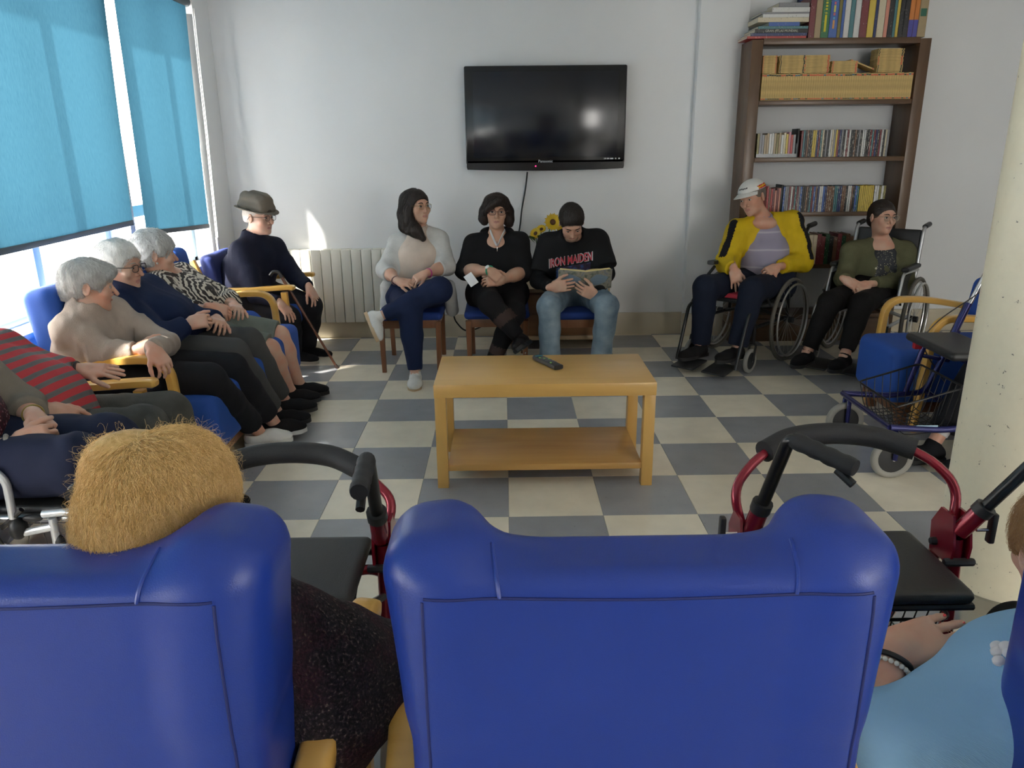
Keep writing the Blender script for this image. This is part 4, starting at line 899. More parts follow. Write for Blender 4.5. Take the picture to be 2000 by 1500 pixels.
def torso_solid(q, pel, shm, Lp, Ls, hw=(.175, .165, .165, .17, .15), rr=(.12, .115, .115, .105, .07), k=.07, bend=None):
    n = len(hw)
    for i in range(n):
        t = i/(n-1); c = pel+(shm-pel)*t
        if bend is not None: c = c+np.array(bend)*math.sin(PI*t)
        L = nrm(Lp*(1-t)+Ls*t); d = max(hw[i]-rr[i], .001); q.cap(c-L*d, c+L*d, rr[i], k=k if i else .02)
class Person:
    def __init__(s, label, base, skin, h=.0045):
        s.root = thing('person', label, 'person', (base[0], base[1], base[2] if len(base) > 2 else 0)); s.off = np.array(s.root.location); s.skin = SK[skin]; s.b = S(); s.h = h; s.H = None; s.tips = []
    def head(s, c, f, u=(0, 0, 1), neck=None, k=1., browcol=None, neckr=.050, eyes=True, **kw):
        s.H = H = Head(c, f, u, k); head_solid(s.b, H, **kw); s.b.cap(H(0, -.018, -.06), neck, neckr*k, neckr*1.08*k, k=.03)
        if eyes:
            for q in (-1, 1):
                e = MB().ball(H(q*.0325, .0835, .0035)-s.off, np.array((.0128, .0065, .0058))*k, 14, 8, H.M).build('eye', EYEW, s.root)
                MB().ball(H(q*.0325, .0880, .0035)-s.off, np.array((.0056, .0026, .0056))*k, 12, 8, H.M).build('iris', IRIS, e)
                MB().tube([H(q*.0195, .0865, .0050)-s.off, H(q*.0325, .0905, .0105)-s.off, H(q*.046, .083, .0060)-s.off], .0014*k, 6).build('eyelid_line', browcol or IRIS, e)
        if browcol: 
            for q in (-1, 1): MB().tube(curve([H(q*.014, .092, .0225)-s.off, H(q*.030, .0925, .0285)-s.off, H(q*.050, .080, .0240)-s.off], 4), [.0022*k]*2+[.0034*k]*5+[.0016*k]*2, 6).build('eyebrow', browcol, s.root)
        return H
    def torso(s, pel, neck, shs, full=False):
        pel, neck = np.array(pel, float), np.array(neck, float); m = (shs[0]+shs[1])/2; r = .075 if not full else .1
        s.b.cap(pel, m, r, r*.9, k=.03); s.b.cap(shs[0], shs[1], .045, k=.04); s.b.cap(m, neck, .06, .052, k=.03)
    def arm(s, sh, el, wr, F, Nn, T, curl=.5, sz=1., spread=.1, thumb=.5, r=(.040, .036, .037, .0235)):
        s.b.cap(sh, el, r[0], r[1], k=.02); s.b.cap(el, np.array(el)+(np.array(wr)-el)*.45, r[1], r[2], k=.02); s.b.cap(np.array(el)+(np.array(wr)-el)*.3, wr, r[2], r[3]*sz, k=.02)
        s.tips.append(hand_solid(s.b, wr, F, Nn, T, curl, sz, spread, thumb))
    def leg(s, hip, kn, an, r=(.05, .042, .042, .031)):
        s.b.cap(hip, kn, r[0], r[1], k=.02); s.b.cap(kn, np.array(kn)+(np.array(an)-kn)*.35, r[1], r[2]*1.1, k=.02); s.b.cap(np.array(kn)+(np.array(an)-kn)*.3, an, r[2], r[3], k=.02)
    def foot(s, an, toe): F = nrm(np.array(toe, float)-an); s.b.cap(np.array(an), np.array(an)+F*.06-(0, 0, .04), .03, .026, k=.02)
    def body(s, lim=None):
        H = s.H
        def paint(P):
            if H is None: return np.zeros(len(P), int)
            l = H.loc(P); return (((l[:, 0]/.0215)**2+((l[:, 2]+.0645)/.0098)**2 < 1) & (l[:, 1] > .070)).astype(int)
        s.bo = soft(s.b, 'body', [s.skin, LIP], s.root, s.h, off=s.off, paint=paint, lim=lim); return s.bo
    def wear(s, q, name, m, h=.008, fold=None, paint=None, parent=None): return soft(q, name, m, parent or s.root, h, fold, s.off, paint)
    def mb(s, b, name, m, parent=None): return b.build(name, m, parent or s.root, off=s.off)
def top(shs, els, wrs, pel, Lp, cuff=(1., 1.), rs=(.064, .054, .042), hw=(.18, .17, .168, .175, .155), rr=(.125, .118, .118, .105, .072), bend=None, neck=None, nr=.062, belly=None, short=None, k=.07, openf=False):
    """jumper: trunk plus two sleeves; cuff = how far down the forearm each sleeve reaches"""
    q = S(); m = (shs[0]+shs[1])/2; Ls = nrm(shs[1]-shs[0]); torso_solid(q, np.array(pel, float), m-(0, 0, .03), nrm(Lp), Ls, hw, rr, k, bend)
    if belly is not None: q.ell(*belly)
    for i in (0, 1):
        sh, el, wr = (np.array(a[i], float) for a in (shs, els, wrs))
        if cuff[i] <= 0: q.cap(sh, sh+(el-sh)*(1+cuff[i]), rs[0], rs[1]*1.1, k=.05, cut=True); continue
        q.cap(sh, el, rs[0], rs[1], k=.05); q.cap(el, el+(wr-el)*cuff[i], rs[1]*.98, rs[2], k=.03, cut=True)
    if neck is not None:
        n0 = np.array(neck[0])
        if not openf: q.cap(m-(0, 0, .03), n0+(0, 0, .008), .085, nr*1.16, k=.05)
        for i in (0, 1): q.cap(np.array(shs[i])+(0, 0, .005), n0-(0, 0, .012), rs[0]*.8, .055, k=.05)
    if neck is not None: n0, n1 = np.array(neck[0]), np.array(neck[1]); d = nrm(n1-n0); q.cap(n0-d*.01, n1+d*.04, nr, nr*1.05, k=.012, sub=True)
    return q
def legs(hips, kns, ans, rs=(.095, .074, .066, .05), hipr=.125, cut=(1., 1.), pel=None):
    q = S(); q.cap(hips[0], hips[1], hipr, k=.05)
    for i in (0, 1):
        hp, kn, an = (np.array(a[i], float) for a in (hips, kns, ans)); q.cap(hp, kn, rs[0], rs[1], k=.03)
        m = kn+(an-kn)*.4; q.cap(kn, m, rs[1], rs[2], k=.02); q.cap(m, kn+(an-kn)*cut[i], rs[2], rs[3], k=.02, cut=True)
    return q
def cap_hair(H, t=.012, front=.062, low=-.055, side=.0, vol=(1, 1, 1), fz=.056, facew=.062, ear=True):
    """close hair: inflated skull with the face and nape cut away"""
    k, M = H.k, H.M; q = S(); q.ell(H(0, -.016, .032), np.array(((.074+t)*vol[0], (.094+t)*vol[1], (.083+t)*vol[2]))*k, M, .02)
    q.cap(H(0, -.06, .0), H(0, -.065, low+.02), .055*k, .05*k, k=.03)
    q.ell(H(0, .132, fz-.088), np.array((.125*facew/.062, .106, .088))*k, M, .010, True)
    if ear:
        for e in (-1, 1): q.ell(H(e*.088, .026, -.058), np.array((.045, .056, .058))*k, M, .012, True); q.ell(H(e*.092, -.006, -.004), np.array((.022, .022, .030))*k, M, .006, True)
    else: q.ell(H(0, .075, -.07), np.array((.10, .075, .075))*k, M, .012, True)
    q.box(H(0, 0, low-.1), np.array((.2, .2, .1))*k, .005, M, .01, True)
    return q
A = lambda *a: np.array(a, float)
# ---- young woman in cream cardigan
def p_cardigan():
    P = Person('young woman in cream cardigan and navy trousers with one leg crossed over', (.55, 2.45), 'young')
    neck = at(816, 445, 2.53); shR, shL = at(778, 476, 2.54), at(857, 470, 2.54); elR, elL = at(752, 527, 2.42), at(872, 520, 2.42); wrR, wrL = at(778, 549, 2.20), at(832, 534, 2.22)
    pel = A(.555, 2.50, .50)
    H = P.head(at(813, 404, 2.51), (.72, -.69, .04), (0, 0, 1), neck, .98, BR['dark'], jaw=1.1, cheek=1.15, nose=.95)
    P.torso(pel, neck, (shR, shL), True); P.b.ell(at(816, 462, 2.53), (.09, .055, .05), None, .04)
    P.arm(shR, elR, wrR, (.9, -.3, -.12), (.1, -.5, .85), (0, -.6, .6), .45, .92, r=(.045, .040, .042, .026)); P.arm(shL, elL, wrL, (-.8, -.4, -.35), (-.1, -.5, .85), (.0, -.6, .6), .55, .92, r=(.045, .040, .042, .026))
    hR, hL = A(.46, 2.46, .50), A(.66, 2.46, .50); kL, aL = at(858, 566, 2.06), at(742, 618, 1.98); kR, aR = at(800, 606, 2.02), at(811, 727, 1.93)
    P.leg(hR, kR, aR); P.leg(hL, kL, aL); P.foot(aR, aR+A(0, -.1, -.06)); P.body()
    # trousers, blouse, cardigan
    P.wear(legs((hR, hL), (kR, kL), (aR, aL), (.10, .084, .072, .048), .13, (.96, .93)), 'trousers', cloth('navy_cotton', (.012, .020, .058)), .008, folds(.0025, 45, 3))
    bl = S(); torso_solid(bl, pel+A(0, -.01, .02), (shR+shL)/2-A(0, .0, .03), A(1, 0, 0), A(1, 0, 0), (.165, .155, .15, .15, .12), (.125, .12, .118, .11, .07)); bl.ell(at(819, 497, 2.46), (.14, .075, .085), None, .06)
    bl.cap((shR+shL)/2-A(0, .01, .03), neck-A(0, .008, .012), .095, .075, k=.05); bl.cap(neck-A(0, .01, .0), neck+A(0, -.03, .1), .062, k=.01, sub=True)
    P.wear(bl, 'blouse', cloth('cream_blouse', (.60, .50, .42), .15), .007, folds(.002, 60, 5, (1, 1, .15)))
    cd_ = top((shR, shL), (elR, elL), (wrR, wrL), pel-A(0, -.01, .03), A(1, 0, 0), (.42, .42), (.070, .062, .056), (.205, .185, .175, .178, .15), (.14, .13, .125, .112, .075), neck=(neck, neck+A(0, 0, .08)), nr=.07, openf=True)
    cd_.cap(at(817, 446, 2.38), at(828, 545, 2.26), .062, .085, k=.02, sub=True); cd_.cap(at(835, 450, 2.38), at(850, 540, 2.28), .05, .06, k=.02, sub=True)
    for u in (757, 876): cd_.cap(at(u, 560, 2.42), at(u+(8 if u > 800 else -2), 606, 2.44), .05, .045, k=.03)
    P.wear(cd_, 'cardigan', cloth('cream_knit', (.55, .55, .53), .6, 250, .12), .007, folds(.0035, 42, 8))
    for an, te, up in ((aR, aR+A(.01, -.2, -.1), A(0, 0, 1)), (aL, aL+A(-.02, -.16, -.14), nrm(kL-aL))):
        o = shoe('sneaker', an, te, cloth('white_canvas', (.66, .65, .62), .2), P.root, P.off, mat('tan_sole', (.50, .36, .22), .7), .245, .045, up)
        F = nrm(np.array(te)-an); U = nrm(up); F = nrm(F-U*(F@U)); X = np.cross(F, U); lb = MB()
        for i in range(4): c = an-U*.085+F*(.035+.02*i)+U*(.085-.006*i); lb.tube([c-X*.02, c+U*.004, c+X*.02], .0022, 6)
        P.mb(lb, 'laces', mat('white_lace', (.75, .74, .7), .8), o)
    # bracelets
    for c, d, m in ((wrR-A(.02, -.02, .0), wrR-elR, mat('mixed_beads', (.18, .10, .10), .5, var=.6, vscale=200)), (wrL+A(.015, .015, .0), wrL-elL, mat('magenta_band', (.5, .05, .25), .5))): P.mb(MB().torus(c, d, .029, .0045, 20, 8), 'bracelet', m)
    hm = hairmat('dark_brown_hair', (.010, .007, .006), (.03, .018, .013)); q = cap_hair(H, .014, low=-.09, facew=.060, fz=.066, ear=False)
    q.chain([H(.052, .0, .065), H(.078, .0, -.02), H(.078, .01, -.09), H(.06, .045, -.16), H(.03, .09, -.215)], [.035, .032, .036, .040, .02], .03)
    q.chain([H(.03, -.06, .05), H(.055, -.065, -.05), H(.075, -.04, -.13), H(.10, -.0, -.165)], [.05, .046, .042, .015], .03)
    q.chain([H(-.06, -.01, .05), H(-.078, -.03, -.03), H(-.08, -.06, -.10), H(-.10, -.10, -.15), H(-.14, -.12, -.185)], [.03, .028, .035, .03, .012], .03)
    o = P.wear(q, 'hair', hm, .006, folds(.003, 120, 4, (1, 1, .2))); strands('hair_strands', q, H, o, hm, 1600, .11, .0006, .004, .12, lambda l: np.stack([l[:, 0]*1.2, -.05+0*l[:, 0], -np.ones(len(l))*.12-.3*np.abs(l[:, 0])], 1), off=P.off)
    glasses(H, P.root, P.off, mat('thin_gold_frame', (.35, .25, .1), .3, .8), .022, .018, .0011)
# ---- person in black
def p_black():
    P = Person('person in black half-zip top with folded arms and green watch', (1.14, 2.45), 'tan')
    neck = at(971, 458, 2.53); shR, shL = at(925, 478, 2.54), at(1014, 474, 2.54); elR, elL = at(908, 528, 2.44), at(1024, 530, 2.44); wrR, wrL = at(957, 529, 2.19), at(975, 549, 2.20); pel = A(1.14, 2.5, .50)
    H = P.head(at(969, 413, 2.49), (.06, -1, -.02), (.03, 0, 1), neck, .98, BR['dark'], jaw=1.0)
    P.torso(pel, neck, (shR, shL), True); P.b.ell(at(971, 476, 2.51), (.09, .055, .07), None, .04)
    P.arm(shR, elR, wrR, (.72, -.15, -.62), (.3, -.9, .3), (.5, -.2, .7), .55, .92, r=(.046, .042, .044, .028)); P.arm(shL, elL, wrL, (-.98, -.2, -.02), (0, -.75, .65), (0, -.4, .8), .6, .92, r=(.046, .042, .044, .028))
    hR, hL = A(1.04, 2.46, .50), A(1.24, 2.46, .50); kR, aR = at(958, 592, 2.00), at(1012, 657, 1.92); kL, aL = at(1003, 612, 2.06), at(958, 716, 2.02)
    P.leg(hR, kR, aR); P.leg(hL, kL, aL); P.foot(aL, aL+A(0, -.1, -.06)); P.body()
    lg = cloth('black_leggings', (.010, .009, .010), .2); sheer = cloth('sheer_brown_mesh', (.055, .035, .03), .2)
    def pt(X):
        d1 = np.abs((X-kR)@nrm(aR-kR)-.14) < .035; d2 = np.abs((X-kL)@nrm(aL-kL)-.27) < .03; near = (np.linalg.norm(np.cross(X-kR, nrm(aR-kR)), axis=1) < .08)
        return ((d1 & near) | d2).astype(int)
    P.wear(legs((hR, hL), (kR, kL), (aR, aL), (.098, .078, .064, .046), .13), 'leggings', [lg, sheer], .008, paint=pt)
    q = top((shR, shL), (elR, elL), (wrR, wrL), pel-A(0, 0, .02), A(1, 0, 0), (.06, .06), (.072, .066, .06), (.20, .19, .185, .185, .155), (.14, .135, .13, .115, .075), neck=(neck, neck+A(0, -.02, .08)), nr=.066, openf=True)
    q.cap(neck+A(0, -.09, .05), neck+A(.0, -.13, -.085), .052, .008, k=.012, sub=True)
    tp = P.wear(q, 'half_zip_top', cloth('black_jersey', (.009, .009, .010), .2), .008, folds(.003, 40, 2))
    hd = S().chain([neck+A(.09*math.cos(a), .03+.075*math.sin(a), .005+.01*math.sin(a)) for a in np.linspace(-.5, PI+.5, 10)], [.018]+[.03]*8+[.018], .02); P.wear(hd, 'hood', cloth('black_jersey'), .007)
    un = MB(); vv = [neck+A(-.048, -.045, .035), neck+A(-.03, -.078, -.01), neck+A(.0, -.108, -.062), neck+A(.03, -.082, -.01), neck+A(.055, -.045, .035)]; un.tube(curve(vv, 5), .5, 8, flat=(.022, .006), up=(0, 0, 1)); P.mb(un, 'undershirt', cloth('white_cotton', (.66, .65, .64)))
    zc = neck+A(.0, -.122, -.065); P.mb(MB().tube([zc+A(0, 0, .03), zc], .0025, 6).box(zc-A(0, .004, .022), (.006, .003, .03), bev=.001), 'zip', mat('steel'), tp)
    wt = thing('wrist_watch', 'green strap watch on the wrist of the person in black', 'watch', wrR)
    MB().torus((0, 0, 0), wrR-elR, .031, .006, 22, 8).build('strap', mat('green_silicone', (.03, .30, .17), .5), wt); Fm = nrm(wrR-elR); up = nrm(A(0, -.7, .6)-Fm*(A(0, -.7, .6)@Fm)); MB().lathe([(.015, 0), (.016, .006), (.014, .009), (.0001, .009)], up*.031, up, 18).build('watch_case', mat('white_plastic', (.7, .72, .7), .4), wt)
    cp = at(920, 546, 2.1); R = frame_z((.15, -.85, .4)) @ rz(.55); tag(MB().box(cp, (.062, .085, .003), R, bev=.001).build('paper_card', mat('white_paper', (.78, .78, .8), .7)), 'small white card held by the person in black', 'card')
    for an, te, sl in ((aR, aR+A(.1, -.15, -.15), None), (aL, aL+A(0, -.2, -.1), None)): o = shoe('shoe', an, te, cloth('black_patent', (.012, .010, .010), .1, rough=.35), P.root, P.off, mat('black_rubber_sole', (.012, .012, .012), .6), .235, .042, (0, 0, 1) if an is aL else nrm(kR-aR))
    lb = MB()
    for i in range(4): lb.ball(at(1020+6*(i % 2), 668+7*i, 1.86), .005)
    P.mb(lb, 'shoe_eyelets', mat('steel'))
    hm = hairmat('black_brown_hair', (.012, .007, .006), (.035, .02, .014)); q = cap_hair(H, .015, low=-.075, fz=.058, facew=.062, ear=False)
    q.chain([H(-.05, .01, .07), H(-.086, -.005, .0), H(-.088, -.01, -.06), H(-.095, -.01, -.09)], [.03, .03, .032, .02], .03); q.chain([H(.05, .01, .07), H(.084, -.005, .0), H(.086, -.01, -.05), H(.08, .0, -.075)], [.03, .026, .028, .018], .03)
    q.chain([H(-.04, .055, .09), H(.0, .090, .070), H(.04, .088, .045), H(.066, .068, .015), H(.078, .05, -.01)], [.022, .018, .018, .014, .012], .02)
    o = P.wear(q, 'hair', hm, .006, folds(.003, 110, 9)); strands('hair_strands', q, H, o, hm, 1300, .07, .0006, .005, .2, lambda l: np.stack([l[:, 0]*1.5-.03, l[:, 1]*.6, -np.ones(len(l))*.09], 1), off=P.off, curl=.25)
    glasses(H, P.root, P.off, mat('brown_frame', (.10, .03, .025), .3), .026, .018, .0018)
# ---- young man reading
def p_reader():
    P = Person('young man in black band shirt and light jeans reading a book', (1.70, 2.40), 'young')
    neck = at(1118, 462, 2.46); shR, shL = at(1072, 478, 2.52), at(1166, 470, 2.52); elR, elL = at(1052, 548, 2.40), at(1184, 535, 2.40); wrR, wrL = at(1078, 561, 2.07), at(1163, 577, 2.08); pel = A(1.70, 2.50, .50)
    H = P.head(at(1116, 434, 2.34), (.06, -.74, -.67), (.0, -.67, .74), neck, 1., BR['dark'])
    P.torso(pel, neck, (shR, shL)); P.b.cap(neck, (shR+shL)/2, .06, .08)
    P.arm(shR, elR, wrR, (.97, -.05, .12), (-.1, -.95, .1), (0, .4, .9), .25, 1., .06); P.arm(shL, elL, wrL, (-.80, -.1, .35), (.1, -.9, -.25), (0, .4, .9), .35, 1., .06)
    hR, hL = A(1.60, 2.45, .50), A(1.80, 2.45, .50); kR, aR = at(1072, 598, 1.98), at(1074, 716, 2.0); kL, aL = at(1184, 598, 1.98), at(1172, 716, 2.03)
    P.leg(hR, kR, aR); P.leg(hL, kL, aL); P.foot(aR, aR+A(0, -.1, -.06)); P.foot(aL, aL+A(0, -.1, -.06)); P.body()
    m, nt, p, tc = nodes('faded_denim'); n = N(nt, 'TexNoise', Scale=6., Detail=4.); nt.links.new(tc.outputs['Object'], n.inputs['Vector']); nt.links.new(ramp(nt, n.outputs['Fac'], [(.35, (.09, .14, .19)), (.62, (.25, .32, .37))]), p.inputs['Base Color']); p.inputs['Roughness'].default_value = .9
    P.wear(legs((hR, hL), (kR, kL), (aR, aL), (.10, .078, .070, .070), .13, (1.02, 1.02)), 'jeans', m, .008, folds(.006, 38, 7))
    q = top((shR, shL), (elR, elL), (wrR, wrL), pel-A(0, 0, .0), A(1, 0, 0), (.93, .93), (.068, .056, .042), (.17, .17, .175, .185, .16), (.12, .12, .125, .115, .075), neck=(neck, neck+A(0, -.08, .06)), nr=.066, bend=(0, .03, .03))
    sl = P.wear(q, 'long_sleeve_shirt', cloth('black_sleeve_cotton', (.010, .010, .011), .2), .008, folds(.003, 40, 4))
    q = top((shR, shL), (elR, elL), (wrR, wrL), pel-A(0, 0, .0), A(1, 0, 0), (-.18, -.18), (.082, .082, .04), (.182, .182, .19, .198, .168), (.13, .13, .135, .124, .082), neck=(neck, neck+A(0, -.08, .06)), nr=.072, bend=(0, .03, .03))
    ts = P.wear(q, 'band_t_shirt', cloth('black_print_cotton', (.012, .012, .013), .2), .008, folds(.003, 36, 6))
    f = folds(.003, 36, 6); ins = lambda V: V
    def lay(v, f_, c, ex, ey, name, m):                          # lay a flat print on to the shirt front
        W = c+v[:, :1]*ex+v[:, 1:2]*ey; Pn = W-A(0, .5, 0)
        for _ in range(60): Pn = Pn+A(0, 1, 0)*np.minimum(field(q, Pn, f)-.0022-v[:, 2]*.5, .03)[:, None]*.8
        return P.mb(MB().add(Pn, f_), name, m, ts)
    def sub(v, f_, n=1): return v, f_
    v, f_ = textmesh('IRON MAIDEN', .062, .0004, True); v[:, 1] *= 1.25; v[:, 0] *= .74
    lay(v*[1.05, 1.12, 1]-[0, 0, .0016], f_, at(1117, 512, 2.3), A(1, 0, .16), A(0, 0, 1.), 'lettering_outline', mat('pale_print_grey', (.55, .55, .55), .7)); lay(v, f_, at(1117, 512, 2.3), A(1, 0, .16), A(0, 0, 1.), 'band_lettering', mat('red_print', (.50, .03, .05), .7))
    gx, gy = np.meshgrid(np.linspace(-.11, .13, 19), np.linspace(-.07, .02, 10)); v = np.stack([gx.ravel(), gy.ravel(), 0*gx.ravel()], 1); f_ = [[j*19+i, j*19+i+1, (j+1)*19+i+1, (j+1)*19+i] for j in range(9) for i in range(18)]
    m, nt, p, tc = nodes('blue_graphic_print'); n = N(nt, 'TexNoise', Scale=16., Detail=3.); nt.links.new(tc.outputs['Object'], n.inputs['Vector']); nt.links.new(ramp(nt, n.outputs['Fac'], [(.38, (.012, .012, .013)), (.47, (.03, .015, .05)), (.54, (.02, .07, .22)), (.62, (.012, .012, .013)), (.68, (.22, .10, .05))]), p.inputs['Base Color']); p.inputs['Roughness'].default_value = .8
    lay(v, f_, at(1119, 528, 2.3), A(1, 0, .16), A(0, 0, 1.), 'graphic_print', m)
    for an in (aR, aL): shoe('shoe', an, an+A(0, -.2, -.1), cloth('dark_shoe_cloth', (.03, .03, .032)), P.root, P.off, mat('white_sole', (.6, .6, .58), .6), .27, .047)
    hm = hairmat('short_brown_hair', (.012, .008, .006), (.028, .018, .013)); q = cap_hair(H, .010, low=-.045, fz=.064, facew=.062)
    o = P.wear(q, 'hair', hm, .005); strands('hair_strands', q, H, o, hm, 1800, .022, .0006, .004, .3, crown, off=P.off)
    P.wear(S().ell(H(0, .060, -.086), A(.047, .038, .030), H.M, .02).ell(H(0, .075, -.050), A(.05, .04, .032), H.M, .012, True), 'beard', mat('stubble', (.22, .13, .09), .8, bump=.4, scale=300), .005)
    # book
    b = thing('open_book', 'open book with patterned grey-blue cover held by the reading man', 'book', at(1144, 550, 2.10))
    m, nt, p, tc = nodes('mottled_cover'); n = N(nt, 'TexNoise', Scale=34., Detail=3.); nt.links.new(tc.outputs['Object'], n.inputs['Vector']); nt.links.new(ramp(nt, n.outputs['Fac'], [(.35, (.10, .12, .10)), (.5, (.27, .25, .19)), (.65, (.17, .19, .20))]), p.inputs['Base Color']); p.inputs['Roughness'].default_value = .4
    T = rx(.22)
    for sx in (-1, 1):
        Rw = rz(sx*.28) @ ry(sx*-.06); R = Rw @ T
        c = MB().box(R @ A(sx*.094, 0, 0), (.185, .004, .135), R, bev=.001).build('cover', m, b); MB().plate([(x*.060*(1+.1*math.sin(5*a)), y*.036*(1+.12*math.cos(3*a))) for a in np.linspace(0, 6.2, 24) for x, y in ((math.cos(a), math.sin(a)),)], .001, R @ rx(PI/2), R @ A(sx*.094, -.0026, .004)).build('cover_panel', mat('slate_blue_print', (.17, .23, .29), .45), c)
        pg = MB()
        for i in range(9): pg.add([R @ (A(sx*(.004+.178*t), (.006+.0036*i)+.012*math.sin(PI*min(1, t*1.6))*(1 if sx > 0 else .5), z)) for t in np.linspace(0, 1, 9) for z in (-.064, .064)], [[2*j, 2*j+2, 2*j+3, 2*j+1] for j in range(8)])
        pg.box(R @ A(sx*.092, .017, 0), (.172, .028, .127), R); pg.build('pages', mat('yellowish_pages', (.74, .62, .30), .8), b)
    MB().box((0, -.001, 0), (.012, .006, .136), T, bev=.002).build('spine', m, b)
# ---- man in yellow jacket
def p_yellow():
    P = Person('man in yellow track jacket and white cap slumped in a wheelchair', (3.02, 2.62), 'man')
    neck = at(1488, 424, 2.62); shR, shL = at(1440, 452, 2.60), at(1545, 434, 2.70); elR, elL = at(1420, 512, 2.46), at(1566, 510, 2.56); wrR, wrL = at(1434, 526, 2.26), at(1518, 522, 2.34); pel = A(3.06, 2.60, .54)
    H = P.head(at(1470, 386, 2.56), (-.74, -.64, -.22), (-.28, .02, .96), neck, 1.0, BR['grey'], jaw=.95, nose=1.15, cheek=.95)
    P.torso(pel, neck, (shR, shL), True); P.b.ell(at(1492, 436, 2.57), (.09, .06, .05), None, .03)
    P.arm(shR, elR, wrR, (.15, -.35, -.9), (-.1, -.9, .25), (.9, -.2, .1), .12, 1., .14); P.arm(shL, elL, wrL, (-.85, -.4, -.25), (.1, -.6, .8), (-.2, -.7, .5), .7, 1.)
    hR, hL = A(2.97, 2.55, .54), A(3.15, 2.50, .54); kR, aR = at(1378, 562, 2.22), at(1368, 672, 2.24); kL, aL = at(1470, 566, 2.12), at(1440, 676, 2.10)
    P.leg(hR, kR, aR); P.leg(hL, kL, aL); P.foot(aR, aR+A(-.1, -.06, -.06)); P.foot(aL, aL+A(-.1, -.06, -.06)); P.body()
    P.wear(legs((hR, hL), (kR, kL), (aR, aL), (.10, .085, .076, .066), .135, (.98, .98)), 'trousers', cloth('dark_navy_trousers', (.010, .014, .028)), .008, folds(.003, 40, 3))
    sp = S(); torso_solid(sp, pel+A(-.0, -.02, 0), (shR+shL)/2-A(0, 0, .04), A(.9, -.2, 0), shL-shR, (.17, .175, .175, .165, .13), (.145, .16, .15, .12, .075), bend=(.0, -.02, 0)); sp.cap((shR+shL)/2-A(0, .01, .04), neck-A(0, .01, .02), .10, .075, k=.05); sp.cap(neck-A(0, .01, .01), neck+A(-.04, -.05, .08), .060, k=.012, sub=True)
    m, nt, p, tc = nodes('lilac_polo'); wv = N(nt, 'TexWave', Scale=2.6, Distortion=1.2); wv.bands_direction = 'Z'; nt.links.new(tc.outputs['Object'], wv.inputs['Vector']); nt.links.new(ramp(nt, wv.outputs['Fac'], [(.0, (.27, .25, .33)), (.96, (.29, .265, .35)), (.99, (.42, .39, .46))]), p.inputs['Base Color']); p.inputs['Roughness'].default_value = .85
    P.wear(sp, 'polo_shirt', m, .008, folds(.003, 30, 5))
    col = S().chain([neck+A(.075*math.cos(a), -.01+.062*math.sin(a), -.02-.018*math.sin(a)) for a in np.linspace(-2.2, PI-.9, 10)], [.012]*10, .01); P.wear(col, 'polo_collar', m, .006)
    jk = top((shR, shL), (elR, elL), (wrR, wrL), pel-A(0, -.03, .0), A(.9, -.25, 0), (.85, .80), (.082, .080, .052), (.21, .20, .20, .20, .17), (.15, .155, .145, .125, .085), neck=(neck, neck+A(0, 0, .08)), nr=.075, openf=True)
    jk.ell(at(1553, 485, 2.62), (.10, .10, .13), None, .05)
    a0 = at(1487, 428, 2.44); a1 = at(1475, 560, 2.26); jk.cap(a0, a1, .085, .20, k=.02, sub=True)
    yel = cloth('yellow_tracksuit', (.58, .40, .012), .15, rough=.6); blk_ = cloth('black_stripe_cloth', (.012, .012, .016), .15)
    def pj(X):
        mk = np.zeros(len(X), bool)
        for sh, el, wr, sg in ((shR, elR, wrR, -1), (shL, elL, wrL, 1)):
            d = nrm(el-sh); t = np.clip((X-sh)@d, -.02, np.linalg.norm(el-sh)); side = nrm(np.cross(d, A(0, 1, 0))*sg*-1); q_ = X-(sh+t[:, None]*d); rr_ = np.linalg.norm(q_, axis=1)
            out = nrm(A(.6, -.78, .2) if sg > 0 else A(-.65, -.7, .2)); out = nrm(out-d*(out@d)); mk |= ((q_@out)/(rr_+1e-6) > .95) & (rr_ < .26) & ((X-sh)@d < np.linalg.norm(el-sh)+.02)
        return mk.astype(int)
    P.wear(jk, 'track_jacket', [yel, blk_], .0055, folds(.0055, 38, 12), pj)
    kc = S().chain([neck+A(.085*math.cos(a), .02+.07*math.sin(a), -.005+.01*math.sin(a)) for a in np.linspace(-.35, PI+.1, 9)], [.02]*9, .02); P.wear(kc, 'jacket_collar', blk_, .007)
    for an, te in ((aR, aR+A(-.17, -.12, -.06)), (aL, aL+A(-.17, -.12, -.06))): shoe('shoe', an, te, cloth('black_shoe_cloth', (.012, .011, .011)), P.root, P.off, mat('black_rubber_sole', (.012, .012, .012), .6), .27, .048)
    hm = hairmat('grey_brown_hair', (.09, .07, .055), (.16, .13, .11)); q = cap_hair(H, .006, low=-.03, fz=.07); P.wear(q, 'hair', hm, .006)
    # cap: crown, peak, stripe band
    ct = thing('baseball_cap', 'white cap with red and yellow stripe worn by the man in yellow', 'cap', H.c); k = A(0, 0, 0); wc = cloth('white_cap_cotton', (.70, .69, .66), .15); off = H.c
    q = S().ell(H(0, -.010, .040), A(.092, .112, .088), H.M, .01); q.box(H(0, 0, -.045), (.2, .2, .095), .002, H.M, .004, True); q.ell(H(0, -.010, .03), A(.086, .106, .085), H.M, .005, True)
    def pc(X): l = H.loc(X); z = (l[:, 2] > .055) & (l[:, 2] < .080) & (l[:, 1] < .03) & (np.abs(l[:, 0]) > .03); return np.where(z, np.where((l[:, 2] > .063) & (l[:, 2] < .072), 2, 1), 0)
    soft(q, 'crown', [wc, cloth('cap_red', (.5, .03, .02)), cloth('cap_yellow', (.65, .42, .03))], ct, .005, off=off, paint=pc)
    V = []; nu, nv = 15, 6
